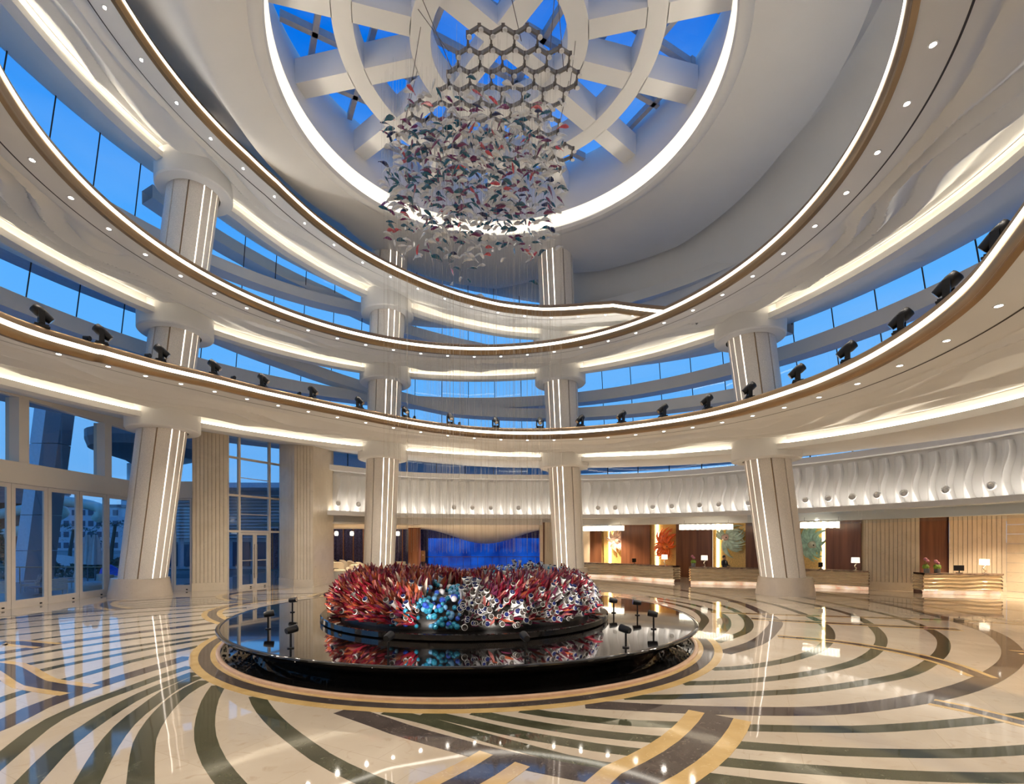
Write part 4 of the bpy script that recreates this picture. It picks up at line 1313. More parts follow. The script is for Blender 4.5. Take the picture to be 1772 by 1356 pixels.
# ------------------------------------------------------------------ hanging fish sculpture
FZ = 17.7
ch = empty('hanging_sculpture', (-0.3, 16.2, FZ))
tag(ch, 'hanging cloud of glass fish in teal, plum and silver below a hexagon frame', 'sculpture')
M['alu'] = mat('aluminium_profile', (0.22, 0.205, 0.185), 0.4, 0.6)
M['steeldk'] = mat('weathered_joint', (0.16, 0.13, 0.11), 0.45, 0.6)
hs = 0.40
edges, nodes = {}, {}
def in_blob(x, y):
    for cx, cy, rx, ry in ((0.45, 15.9, 2.0, 1.7), (-0.1, 17.5, 2.8, 1.3), (-2.6, 18.0, 0.95, 1.2), (0.5, 18.9, 2.6, 0.8)):
        if ((x - cx) / rx) ** 2 + ((y - cy) / ry) ** 2 < 1: return True
    return False
for i in range(-10, 11):
    for j in range(-10, 11):
        x = (i + 0.5 * (j % 2)) * hs * sqrt(3); y = 16.3 + j * hs * 1.5
        if not in_blob(x, y): continue
        vs6 = [(x + hs * sin(radians(60 * k)), y + hs * cos(radians(60 * k))) for k in range(6)]
        for k in range(6):
            a, b = vs6[k], vs6[(k + 1) % 6]
            ka, kb = (round(a[0], 2), round(a[1], 2)), (round(b[0], 2), round(b[1], 2))
            nodes[ka] = a; nodes[kb] = b
            edges[tuple(sorted((ka, kb)))] = (a, b)
O_ = Vector((-0.3, 16.2, FZ))
for a, b in list(edges.values())[:290]:
    MB().obox(Vector((a[0], a[1], FZ)) - O_, Vector((b[0], b[1], FZ)) - O_, 0.06, 0.11).build('frame_bar', M['alu'], ch)
jn = MB(); jn.box((0, 0, -0.02), (0.10, 0.10, 0.17)); jn_m = jn.mesh('frame_joint', M['steeldk'])
pl_ = MB(); pl_.lathe([(0.02, -0.13), (0.075, -0.13), (0.075, -0.16), (0.02, -0.16)], n=12); pl_m = pl_.mesh('pulley', M['milk'])
for k_, a in list(nodes.items())[:290]:
    o = link('frame_joint', jn_m, ch, Vector((a[0], a[1], FZ)) - O_)
    link('pulley', pl_m, o, (0.05, -0.05, 0))
# suspension cables up to the skylight ring
for a, b in (((-3.1, 17.4), (-3.0, 19.6)), ((-3.1, 17.4), (-2.6, 17.9)), ((-1.3, 14.8), (-2.6, 17.3)), ((0.9, 14.5), (0.4, 15.9)), ((2.3, 15.4), (2.3, 16.8)), ((2.6, 16.2), (3.2, 18.4)), ((2.4, 18.6), (3.2, 20.0)), ((-1.2, 15.5), (-2.4, 17.0)), ((1.8, 15.0), (2.2, 16.8))):
    MB().tube([Vector((a[0], a[1], FZ)) - O_, Vector((b[0], b[1], SZ + 2.1)) - O_], 0.013, 6).build('cable', M['steeldk'], ch)
fishm = [gl('silver_fish_glass', (0.93, 0.93, 0.93), 0.12), gl('teal_fish_glass', (0.010, 0.12, 0.20), 0.15), gl('plum_fish_glass', (0.20, 0.03, 0.12), 0.15), gl('coral_fish_glass', (0.70, 0.09, 0.11), 0.15), gl('navy_fish_glass', (0.012, 0.02, 0.09), 0.15)]
def fish_src():
    mb = MB(); rows = []
    L = 0.37
    for t, q in ((0, 0.05), (0.12, 0.65), (0.34, 1.0), (0.6, 0.72), (0.82, 0.25), (0.9, 0.16), (1.0, 0.30)):
        c = Vector((L * (t - 0.45), 0, 0.05 * sin(t * 3.0) - 0.10 * max(0, t - 0.75)))
        hgt, wid = 0.074 * q, 0.036 * q
        if t == 1.0: wid = 0.004
        rows.append([c + Vector((0, 0, hgt)), c + Vector((0, wid, 0)), c + Vector((0, 0, -hgt)), c + Vector((0, -wid, 0))])
    return mb.grid(rows, True)
fs = fish_src()
fish_me = [fs.mesh('glass_fish', m, True) for m in fishm]
rnd = random.Random(21)
fish = []
tries = 0
while len(fish) < 1050 and tries < 20000:
    tries += 1
    x = rnd.uniform(-3.7, 2.5); y = rnd.uniform(13.9, 18.7)
    if ((x + 0.6) / 3.05) ** 2 + ((y - 16.3) / 2.4) ** 2 > 1: continue
    z = rnd.gauss(14.75, 1.3)
    low = 12.5 + 0.5 * sin(x * 2.3 + 1.2) + (0.5 if -0.2 < x < 0.3 else 0)
    hi = 17.0 - 0.35 * max(0, 16.0 - y)
    if z < low and rnd.random() < 0.94: continue
    if z < low - 0.7 or z > hi: continue
    fish.append((sqrt(x * x + y * y + (z - EYE) ** 2), x, y, z))
fish.sort()
fst = MB()
wires = MB()
for i, (d_, x, y, z) in enumerate(fish):
    ci = rnd.choices(range(5), (52, 27, 13, 3.5, 5))[0]
    Mx = Matrix.Translation(Vector((x, y, z)) - O_) @ Matrix.Rotation(rnd.gauss(0.2, 0.9) + (pi if rnd.random() < 0.4 else 0), 4, 'Z') @ Matrix.Rotation(rnd.gauss(0, 0.25), 4, 'Y') @ Matrix.Rotation(rnd.gauss(0, 0.3), 4, 'X') @ Matrix.Scale(rnd.uniform(0.8, 1.2), 4)
    if i < 300:
        o = link('glass_fish', fish_me[ci], ch); o.matrix_local = Mx
    else:
        fst.add([Mx @ Vector(v) for v in fs.v], fs.f, ci)
    if i % 3 == 0:
        wires.tube([Vector((x, y, FZ)) - O_, Vector((x, y, rnd.choice((z, z, 2.4)))) - O_], 0.0028, 3, cap=False)
o = fst.build('glass_fish_shoal', fishm, ch, True, fix=False); o['kind'] = 'stuff'
o = wires.build('hanging_wires', M['chrome'], ch, fix=False); o['kind'] = 'stuff'
# ------------------------------------------------------------------ reception counters
M['ripple'] = mat('rippled_gold_metal', (0.84, 0.72, 0.54), 0.14, 0.65, var=0.08, scale=3)
M['agate'] = stone('agate_top', (0.16, 0.11, 0.09), (0.42, 0.30, 0.20), (0.10, 0.11, 0.18), 0.08, 3.0)
m, n, l, b = new_mat('glowing_agate')
tcn = n.new('ShaderNodeTexCoord'); t1 = n.new('ShaderNodeTexNoise'); t1.inputs['Scale'].default_value = 1.3; t1.inputs['Detail'].default_value = 6
r1 = n.new('ShaderNodeValToRGB'); r1.color_ramp.elements[0].position = 0.35; r1.color_ramp.elements[0].color = (0.60, 0.34, 0.20, 1); r1.color_ramp.elements[1].position = 0.62; r1.color_ramp.elements[1].color = (1.0, 0.80, 0.60, 1)
l.new(tcn.outputs['Object'], t1.inputs[0]); l.new(t1.outputs[0], r1.inputs[0]); l.new(r1.outputs[0], b.inputs['Emission Color']); l.new(r1.outputs[0], b.inputs['Base Color']); b.inputs['Emission Strength'].default_value = 0.8
M['glow'] = m
def counter(pts, label):
    S = resample(spline(pts, 10), 0.12)
    c0 = S[0].copy()
    r = empty('reception_counter', c0)
    tag(r, label, 'counter')
    Nn = [nrm_at(S, i) for i in range(len(S))]
    L = len(S)
    def q(i, o, z): return S[i] + Nn[i] * o + Vector((0, 0, z)) - c0
    rows = []
    for j in range(49):
        z = 0.20 + 0.80 * j / 48
        row = []
        for i in range(L):
            s = i * 0.12
            w_ = 0.055 * sin(2 * pi * (z * 5.2 + 0.16 * sin(s * 1.5) + 0.09 * sin(s * 3.7 + 1)))
            row.append(q(i, w_ + 0.05, z))
        rows.append(row)
    MB().grid(rows).build('rippled_front', M['ripple'], r, True)
    for i, o in ((0, 'end_panel'), (L - 1, 'end_panel')):
        t = (S[1] - S[0]).normalized() if i == 0 else (S[-1] - S[-2]).normalized()
        sgn = -1 if i == 0 else 1
        rows = []
        for j in range(49):
            z = 0.20 + 0.80 * j / 48
            rows.append([q(i, 0.05 - 0.75 * k / 8, z) + t * sgn * (0.02 + 0.03 * sin(2 * pi * (z * 6.2 + 0.1 * sin(k)))) for k in range(9)])
        MB().grid(rows).build(o, M['ripple'], r, True)
    MB().grid([[q(i, o, z) for i in range(L)] for o, z in ((0.12, 1.0), (0.16, 1.03), (0.16, 1.10), (-0.7, 1.10), (-0.7, 1.0), (0.12, 1.0))]).build('stone_top', M['agate'], r)
    MB().grid([[q(i, -0.7, z) for i in range(L)] for z in (0, 1.0)]).build('back_panel', M['brownw'], r)
    rows = [[q(i, -0.02, 0.0) for i in range(L)], [q(i, 0.0, 0.05 + 0.12 * (0.5 + 0.5 * sin(i * 0.12 * 1.3))) for i in range(L)], [q(i, -0.1, 0.2) for i in range(L)]]
    MB().grid(rows).build('glowing_base', M['glow'], r)
    return r
counter([(6.6, 37.4, 0), (9.4, 35.4, 0), (12.05, 32.0, 0)], 'long rippled metal reception counter left of the reception column')
counter([(12.7, 30.9, 0), (17.0, 29.6, 0), (20.95, 26.95, 0)], 'long rippled metal reception counter running behind the reception column')
counter([(22.4, 25.2, 0), (24.2, 24.9, 0), (25.85, 24.6, 0)], 'short rippled metal counter standing alone at the right')

# things on the counters
M['shade'] = mat('white_lamp_shade', (0.9, 0.87, 0.8), 0.6, emit=(1.0, 0.90, 0.74), es=1.1)
def table_lamp(p, label, sc=1.0):
    r = empty('table_lamp', p); r.scale = (sc,) * 3
    tag(r, label, 'lamp', 'white shaded table lamps on the counters')
    MB().lathe([(0, 0), (0.09, 0), (0.09, 0.025), (0, 0.03)], n=14).build('base', M['ripple'], r)
    MB().tube([(0.05 * sin(q * 1.1), 0.03 * cos(q * 1.1), 0.03 + 0.045 * q) for q in range(9)], 0.028, 8).build('twisted_stem', M['ripple'], r, True)
    s = MB(); s.lathe([(0.19, 0.42), (0.20, 0.42), (0.19, 0.72), (0.185, 0.72), (0.19, 0.42)], n=20); s.build('lamp_shade', M['shade'], r, True)
table_lamp(Vector((11.55, 32.35, 1.10)), 'white shaded table lamp at the right end of the left reception counter')
table_lamp(Vector((13.55, 30.85, 1.10)), 'white shaded table lamp beside flowers at the start of the middle counter')
table_lamp(Vector((20.45, 27.25, 1.10)), 'white shaded table lamp at the right end of the middle counter')
table_lamp(Vector((25.3, 24.9, 1.10)), 'white shaded table lamp on the short counter at the right')
M['leafg'] = mat('fresh_green', (0.22, 0.36, 0.04), 0.6, var=0.3, scale=30)
M['pink'] = mat('pink_bloom', (0.55, 0.20, 0.27), 0.6, var=0.3, scale=30)
M['greyp'] = mat('grey_pot', (0.20, 0.19, 0.18), 0.5)
def flower_pot(p, label, tall):
    r = empty('flower_pot', p); tag(r, label, 'flowers')
    MB().lathe([(0, 0), (0.12, 0), (0.13, 0.1), (0.12, 0.22), (0, 0.22)], n=16).build('pot', M['greyp'], r)
    rn = random.Random(int(p.x * 10))
    for k in range(2):
        c = (rn.uniform(-0.07, 0.07) + (k - 0.5) * 0.1, rn.uniform(-0.05, 0.05), 0.30)
        g = MB(); g.sphere(c, 0.12, 10, 6)
        for i, v in enumerate(g.v): g.v[i] = tuple(Vector(v) + Vector((rn.gauss(0, 0.012), rn.gauss(0, 0.012), rn.gauss(0, 0.012))))
        g.build('green_bloom', M['leafg'], r)
    for k in range(1 + (tall > 0)):
        x = -0.05 + 0.1 * k
        MB().tube([(x, 0, 0.2), (x - 0.02, 0, tall or 0.5)], 0.008, 6).build('stem', M['leafg'], r)
        g = MB(); g.sphere((x - 0.02, 0, (tall or 0.5) + 0.04 - 0.1 * k), 0.085, 10, 6); g.build('pink_bloom', M['pink'], r)
flower_pot(Vector((12.95, 31.1, 1.10)), 'pot of green and pink round blooms on the middle reception counter', 0.62)
flower_pot(Vector((22.75, 25.35, 1.10)), 'grey pot of green and pink blooms at the left of the short counter', 0.66)
flower_pot(Vector((23.2, 25.25, 1.10)), 'grey pot of green and pink blooms second on the short counter', 0.55)
def monitor(p, rz, label):
    r = empty('monitor', p, rz); tag(r, label, 'monitor', 'desk monitors')
    MB().box((0, 0, 0.01), (0.2, 0.16, 0.02)).build('foot', M['blackm'], r)
    MB().box((0, 0, 0.09), (0.04, 0.03, 0.16)).build('stand', M['blackm'], r)
    MB().box((0, -0.02, 0.25), (0.46, 0.03, 0.28)).build('screen', M['blackm'], r)
monitor(Vector((24.2, 25.1, 1.10)), radians(170), 'black monitor on the short counter between flowers and lamp')
monitor(Vector((10.2, 34.6, 1.10)), radians(220), 'black monitor left of the lamp on the left reception counter')
monitor(Vector((19.3, 28.4, 1.10)), radians(210), 'black monitor left of the lamp on the middle reception counter')
# rectangular crystal chandeliers
m, n, l, b = new_mat('crystal_glow')
tcn = n.new('ShaderNodeTexCoord'); t1 = n.new('ShaderNodeTexVoronoi'); t1.inputs['Scale'].default_value = 14
r1 = n.new('ShaderNodeValToRGB'); r1.color_ramp.elements[0].color = (1, 0.95, 0.82, 1); r1.color_ramp.elements[1].color = (0.75, 0.62, 0.4, 1)
l.new(tcn.outputs['Object'], t1.inputs[0]); l.new(t1.outputs[0], r1.inputs[0]); l.new(r1.outputs[0], b.inputs['Emission Color']); b.inputs['Emission Strength'].default_value = 2.6
M['crystal'] = m
for (a, b_), lab in ((((7.2, 37.9), (9.9, 36.0)), 'glowing rectangular crystal chandelier above the left reception counter'), (((13.0, 33.6), (16.2, 32.4)), 'glowing rectangular crystal chandelier above the middle of reception'), (((18.6, 29.2), (20.2, 27.9)), 'glowing rectangular crystal chandelier right of the reception column')):
    c = Vector(((a[0] + b_[0]) / 2, (a[1] + b_[1]) / 2, 3.68)); d = Vector((b_[0] - a[0], b_[1] - a[1], 0))
    r = empty('crystal_chandelier', c, atan2(d.y, d.x)); tag(r, lab, 'chandelier', 'crystal chandeliers above reception')
    k = int(d.length / 0.16)
    for i in range(k):
        MB().box((-d.length / 2 + 0.16 * (i + 0.5), 0, 0), (0.145, 0.42, 0.34 + 0.03 * (i % 2))).build('crystal_panel', M['crystal'], r)
    MB().box((0, 0, 0.24), (d.length, 0.36, 0.06)).build('canopy_plate', M['chrome'], r)
    for sx in (-0.4, 0.4): MB().tube([(sx * d.length, 0, 0.26), (sx * d.length, 0, 0.47)], 0.015, 6).build('rod', M['chrome'], r)

# ------------------------------------------------------------------ relief fish on the gold wall
def relief_fish(u, z, R, label, cols, seed, sweep, body_at, nf=26):
    p, t = ray_path(RP, u)
    n3 = Vector((t.y, -t.x, 0))
    r = empty('wall_fish', p + n3 * 0.12 + Vector((0, 0, z)))
    X, Z = t, Vector((0, 0, 1))
    tag(r, label, 'wall sculpture', 'relief fish on the gold wall')
    rn = random.Random(seed)
    fm = gl(label.split()[1] + '_enamel_%d' % seed, cols[0], 0.18); bm_ = gl('body_enamel_%d' % seed, cols[1], 0.18)
    bx, bz = body_at
    bod = MB(); bod.sphere(X * bx + Z * bz + n3 * 0.22, 0.30, 14, 9, sc=(1, 1, 0.85)); bod.build('body', bm_, r, True)
    eye = MB(); eye.sphere(X * (bx + 0.14) + Z * (bz - 0.02) + n3 * 0.49, 0.045, 8, 6); eye.build('eye', M['blackm'], r, True)
    mo = MB(); mo.tube([X * (bx + 0.12) + Z * (bz - 0.18) + n3 * 0.43, X * (bx + 0.24) + Z * (bz - 0.14) + n3 * 0.38], 0.03, 8); mo.build('mouth', bm_, r, True)
    for k, (a0, a1, ln, cnt) in enumerate(sweep):
        for i in range(cnt):
            a = radians(lerp(a0, a1, i / max(1, cnt - 1)) + rn.gauss(0, 4))
            L = ln * R * rn.uniform(0.82, 1.1)
            cv = rn.uniform(0.35, 0.75) * (1 if k % 2 else -1)
            pts, rad_ = [], []
            for j in range(9):
                s = j / 8
                aa = a + cv * s * s
                rr_ = 0.12 + L * s
                pts.append(X * (bx + rr_ * cos(aa)) + Z * (bz + rr_ * sin(aa)) + n3 * (0.12 + 0.16 * sin(pi * s) + 0.05 * sin(6 * s + i)))
                rad_.append(max(0.012, 0.135 * sin(pi * min(1, 0.28 + 0.72 * s)) ** 0.8 * R))
            tb_ = MB(); tb_.tube(pts, rad_, 7)
            tb_.build('fin', fm, r, True)
relief_fish(1068, 2.75, 0.95, 'pale pink flowing fish sculpture half hidden by a wood panel', [(0.80, 0.62, 0.55), (0.75, 0.52, 0.46)], 2, [(60, 200, 1.0, 9), (200, 300, 0.9, 6), (-60, 60, 0.8, 6)], (0.1, 0.0))
relief_fish(1153, 2.75, 0.92, 'glossy red orange flowing fish sculpture on the gold wall', [(0.85, 0.13, 0.02), (0.88, 0.20, 0.03)], 4, [(70, 150, 1.45, 9), (150, 215, 1.0, 6), (240, 300, 1.15, 6), (-20, 50, 0.6, 4)], (0.12, -0.45))
relief_fish(1268, 2.75, 0.95, 'pale mint and white flowing fish sculpture above the receptionist', [(0.58, 0.74, 0.66), (0.72, 0.50, 0.45)], 6, [(10, 70, 1.25, 7), (-75, 5, 1.25, 11), (130, 200, 0.75, 6), (250, 285, 1.4, 4)], (-0.35, 0.25))
relief_fish(1404, 2.75, 1.0, 'sea green flowing fish sculpture right of the reception column', [(0.36, 0.60, 0.50), (0.50, 0.52, 0.42)], 8, [(80, 200, 1.3, 14), (200, 275, 0.9, 7), (-80, -10, 0.6, 5), (0, 60, 0.6, 4)], (0.25, -0.25))

# ------------------------------------------------------------------ receptionist
pr_ = empty('person', (15.15, 31.55, 0), radians(207 + 0))
tag(pr_, 'person in a dark suit standing behind the middle reception counter', 'person')
me = bpy.data.meshes.new('person_body')
V = [(0, 0, 0.95), (0, 0.01, 1.15), (0, 0.0, 1.38), (0, 0.0, 1.50), (0, 0.02, 1.60), (0, 0.03, 1.70),
     (0.19, 0, 1.42), (0.25, 0.04, 1.16), (0.17, 0.26, 1.13), (0.12, 0.33, 1.13),
     (-0.19, 0, 1.42), (-0.25, 0.04, 1.16), (-0.17, 0.26, 1.13), (-0.12, 0.33, 1.13),
     (0.10, 0, 0.86), (0.11, 0.01, 0.48), (0.11, 0, 0.08), (0.12, 0.14, 0.04), (-0.10, 0, 0.86), (-0.11, 0.01, 0.48), (-0.11, 0, 0.08), (-0.12, 0.14, 0.04)]
E_ = [(0, 1), (1, 2), (2, 3), (3, 4), (4, 5), (2, 6), (6, 7), (7, 8), (8, 9), (2, 10), (10, 11), (11, 12), (12, 13), (0, 14), (14, 15), (15, 16), (16, 17), (0, 18), (18, 19), (19, 20), (20, 21)]
RAD = [(.15, .11), (.14, .10), (.15, .10), (.05, .05), (.085, .095), (.085, .09), (.07, .07), (.05, .05), (.036, .036), (.03, .018), (.07, .07), (.05, .05), (.036, .036), (.03, .018), (.10, .10), (.07, .07), (.05, .05), (.045, .035), (.10, .10), (.07, .07), (.05, .05), (.045, .035)]
me.from_pydata(V, E_, [])
bo = link('body', me, pr_)
sk = bo.modifiers.new('skin', 'SKIN')
for i, s in enumerate(me.skin_vertices[0].data):
    s.radius = RAD[i]; s.use_root = (i == 0)
bo.modifiers.new('sub', 'SUBSURF').levels = 1
m, n, l, b = new_mat('person_cloth_and_skin')
tcn = n.new('ShaderNodeTexCoord'); sx = n.new('ShaderNodeSeparateXYZ'); rr = n.new('ShaderNodeValToRGB')
rr.color_ramp.interpolation = 'CONSTANT'
rr.color_ramp.elements[0].color = (0.012, 0.014, 0.03, 1); rr.color_ramp.elements[1].position = 0.755; rr.color_ramp.elements[1].color = (0.50, 0.28, 0.19, 1)
mv = n.new('ShaderNodeMath'); mv.operation = 'MULTIPLY'; mv.inputs[1].default_value = 0.5
l.new(tcn.outputs['Object'], sx.inputs[0]); l.new(sx.outputs[2], mv.inputs[0]); l.new(mv.outputs[0], rr.inputs[0]); l.new(rr.outputs[0], b.inputs['Base Color'])
b.inputs['Roughness'].default_value = 0.6
me.materials.append(m)
M['hair'] = mat('black_hair', (0.012, 0.010, 0.010), 0.4)
M['shirt'] = mat('white_shirt', (0.75, 0.75, 0.75), 0.6)
M['skin'] = mat('skin', (0.50, 0.28, 0.19), 0.5)
h = MB(); h.sphere((0, -0.012, 1.705), 0.112, 14, 8, sc=(0.9, 1.0, 1.0)); h.v = [(x, y - (0.05 if (y > 0.03 and z < 1.74) else 0) , z) for x, y, z in h.v]; h.build('hair', M['hair'], pr_, True)
h = MB(); h.add([(-0.05, 0.115, 1.45), (0.05, 0.115, 1.45), (0.0, 0.125, 1.22), (0, 0.135, 1.40)], [(0, 3, 2), (3, 1, 2), (0, 1, 3)]); h.build('shirt_front', M['shirt'], pr_)
for x in (-0.034, 0.034):
    h = MB(); h.sphere((x, 0.118, 1.665), 0.011, 6, 4); h.build('eye', M['blackm'], pr_)
h = MB(); h.sphere((0, 0.128, 1.635), 0.017, 6, 5, sc=(0.8, 1.1, 1.4)); h.build('nose', M['skin'], pr_, True)
h = MB(); h.box((0, 0.117, 1.595), (0.045, 0.012, 0.010)); h.build('mouth', M['pink'], pr_)
for sgn in (-1, 1):
    for k in range(4):
        h = MB(); x = sgn * 0.12 + (k - 1.5) * 0.018
        h.tube([(x, 0.34, 1.132), (x, 0.385, 1.132), (x, 0.40 + 0.008 * (k in (1, 2)), 1.122)], 0.0085, 6); h.build('finger', M['skin'], pr_, True)
    h = MB(); h.tube([(sgn * 0.095, 0.31, 1.13), (sgn * 0.07, 0.345, 1.126), (sgn * 0.062, 0.37, 1.122)], 0.0095, 6); h.build('thumb', M['skin'], pr_, True)
    h = MB(); h.sphere((sgn * 0.093, 0.02, 1.655), 0.024, 6, 5, sc=(0.5, 0.8, 1.2)); h.build('ear', M['skin'], pr_, True)

# ------------------------------------------------------------------ lounge furniture
M['beige'] = mat('beige_upholstery', (0.50, 0.44, 0.36), 0.8, var=0.08, scale=20)
M['taupe'] = mat('taupe_upholstery', (0.40, 0.36, 0.31), 0.8, var=0.08, scale=20)
M['ivory'] = mat('ivory_upholstery', (0.74, 0.70, 0.62), 0.8, var=0.05, scale=20)
def tub_chair(x, y, rz, wd, label, m, ht=0.82):
    r = empty('tub_chair', (x, y, 0), rz); tag(r, label, 'chair', 'lounge seats')
    MB().lathe([(0, 0.10), (wd * 0.42, 0.10), (wd * 0.46, 0.2), (wd * 0.46, 0.40), (wd * 0.40, 0.44), (0, 0.45)], n=20).build('seat', M[m], r, True)
    rows = []
    for q0, q1 in ((0.44, 0.12), (0.50, 0.12), (0.53, ht), (0.50, ht + 0.03), (0.45, ht), (0.44, 0.12)):
        rows.append([Vector((wd * q0 * cos(radians(a)), wd * q0 * sin(radians(a)), q1 if q1 < 0.2 else q1 - 0.22 * smooth((abs(a - 90) - 55) / 60))) for a in range(-25, 206, 10)])
    MB().grid(rows).build('backrest', M[m], r, True)
    for a in (45, 135, 225, 315): MB().tube([(wd * 0.33 * cos(radians(a)), wd * 0.33 * sin(radians(a)), 0), (wd * 0.33 * cos(radians(a)), wd * 0.33 * sin(radians(a)), 0.11)], 0.025, 6).build('leg', M['blackm'], r)
    return r
def dfl(u, d): return (u - U0) / F * d
for u, d, rz, wd, m_, ht, lab in ((580, 43, 170, 1.5, 'ivory', 0.86, 'ivory round backed tub sofa in the lounge'), (557, 41, 60, 1.3, 'taupe', 0.84, 'taupe tub chair at the edge of the ribbed pier'), (557, 46, 100, 0.95, 'taupe', 0.95, 'taupe armchair far back left in the lounge'), (576, 46.2, 80, 0.95, 'beige', 0.95, 'beige armchair far back behind the ivory sofa'),
                        (597, 45, 120, 0.95, 'taupe', 0.95, 'taupe armchair far back right of the ivory sofa'), (611, 43.5, 100, 0.95, 'taupe', 0.92, 'taupe armchair in front of the curtain near the column'), (625, 41, 90, 0.9, 'beige', 0.9, 'beige armchair half hidden by the leaning column'), (546, 44, 20, 1.0, 'beige', 0.9, 'beige tub chair farthest left in the lounge')):
    tub_chair(dfl(u, d), d, radians(rz), wd, lab, m_, ht)
r = empty('chaise', (dfl(598, 38.6), 38.8, 0), radians(0)); tag(r, 'low beige chaise with a raised end in the lounge', 'chaise')
MB().box((-0.1, 0, 0.25), (1.6, 0.75, 0.32)).build('seat', M['beige'], r)
b_ = MB(); b_.prism([(0.35, -0.38), (0.85, -0.38), (0.85, 0.38), (0.35, 0.38)], 0.4, 0.82); b_.v = [(x - (0.12 if z > 0.5 and x < 0.5 else 0) + (0.12 if z > 0.5 else 0), y, z) for x, y, z in b_.v]; b_.build('backrest', M['beige'], r)
MB().box((0.22, 0, 0.52), (0.3, 0.5, 0.22)).build('cushion', M['ivory'], r)
for sx in (-0.75, 0.65):
    for sy in (-0.3, 0.3): MB().tube([(sx, sy, 0), (sx, sy, 0.1)], 0.03, 6).build('leg', M['blackm'], r)
r = empty('side_table', (dfl(577, 39.8), 39.8, 0)); tag(r, 'small round black lounge table beside the chaise', 'table')
MB().lathe([(0, 0.45), (0.42, 0.45), (0.42, 0.48), (0, 0.48)], n=24).build('table_top', M['blackm'], r)
MB().lathe([(0.22, 0), (0.22, 0.02), (0.05, 0.05), (0.05, 0.45)], n=16).build('pedestal', M['blackm'], r)
r = empty('lounge_sofa', (dfl(689, 44), 44, 0)); tag(r, 'taupe box sofa back right of the leaning lounge column', 'sofa')
MB().box((0, 0, 0.24), (1.5, 0.85, 0.32)).build('seat', M['taupe'], r); MB().box((0, -0.36, 0.5), (1.5, 0.16, 0.75)).build('backrest', M['taupe'], r)
for sx in (-0.7, 0.7): MB().box((sx, 0, 0.36), (0.14, 0.85, 0.5)).build('armrest', M['taupe'], r)
for sx in (-0.65, 0.65):
    for sy in (-0.3, 0.3): MB().tube([(sx, sy, 0), (sx, sy, 0.1)], 0.03, 6).build('leg', M['blackm'], r)
r = empty('display_plinth', (dfl(572, 32.0), 33.4, 0), radians(0)); tag(r, 'plain cream square plinth standing by the lounge entrance', 'plinth')
MB().box((0, 0, 0.31), (0.95, 0.8, 0.62)).build('block', M['ivory'], r); MB().box((0, 0, 0.635), (0.98, 0.83, 0.03)).build('cap', M['ivory'], r)
r = empty('easel_sign', (dfl(732, 44.5), 44.5, 0)); tag(r, 'slim bronze notice board on an easel beside the brown pillar', 'sign')
MB().box((0, 0, 1.32), (0.40, 0.03, 1.0)).build('board', M['bronze'], r)
MB().box((0, -0.02, 1.42), (0.06, 0.006, 0.1)).build('emblem', M['ivory'], r)
for sx, sy in ((-0.14, 0), (0.14, 0), (0, 0.3)): MB().tube([(sx, sy, 0), (sx * 0.7, 0.02, 0.95)], 0.015, 6).build('leg', M['bronze'], r)

# ------------------------------------------------------------------ outside the folding doors
M['deck'] = wood('terrace_deck', (0.20, 0.17, 0.15), (0.30, 0.26, 0.23), 0.35)
M['ground'] = mat('dim_ground', (0.16, 0.19, 0.17), 0.8, var=0.4, scale=0.2)
mb = MB(); mb.add([(-600, -300, -0.35), (600, -300, -0.35), (600, 600, -0.35), (-600, 600, -0.35)], [(0, 1, 2, 3)])
struct(mb.build('ground', M['ground']), 'dim landscape ground outside the hall', 'ground')
tr = empty('terrace', (-29, 20, 0)); struct(tr, 'dark boarded terrace outside the folding doors', 'terrace')
for i in range(60):
    mb = MB(); mb.box((0.3, -14 + 0.5 * i, -0.06), (18.2, 0.49, 0.08)); mb.build('deck_board', M['deck'], tr)
M['white_ext'] = mat('white_cladding', (0.72, 0.73, 0.75), 0.5)
M['dark_ext'] = mat('grey_cladding', (0.16, 0.16, 0.18), 0.5)
# leaning pylon; lit face and shaded side painted in light and dark cladding
r = empty('leaning_pylon', (-31.6, 33.0, -0.3)); tag(r, 'tall leaning white pylon outside the folding doors', 'pylon')
for k in range(6):
    z0, z1 = k * 2.4, k * 2.4 + 2.36
    def pf(z): return Vector((0.13 * z, 0, z))
    for nm, x0, x1, mm in (('lit_face', -0.55, 0.25, 'white_ext'), ('shaded_face', 0.25, 1.35, 'dark_ext')):
        b_ = MB(); a_, c_ = pf(z0), pf(z1)
        ps = [q + Vector((x, y, 0)) for q in (a_, c_) for y in (-0.5, 0.5) for x in (x0, x1)]
        b_.add(ps, [(0, 2, 3, 1), (4, 5, 7, 6), (0, 1, 5, 4), (2, 6, 7, 3), (0, 4, 6, 2), (1, 3, 7, 5)])
        b_.build(nm, M[mm], r)
# round canopy
r = empty('round_canopy', (-28.6, 39.0, -0.3)); tag(r, 'round concrete canopy on a single column seen through the transom', 'canopy')
MB().tube([(0, 0, 0), (0, 0, 9.2)], 0.55, 20).build('column', M['white_ext'], r, True)
MB().lathe([(0.5, 8.4), (2.0, 9.4), (4.2, 10.1), (4.4, 10.7), (4.4, 11.3), (0, 11.4)], c=(1.6, 0, 0), n=32).build('canopy_disc', M['dark_ext'], r)
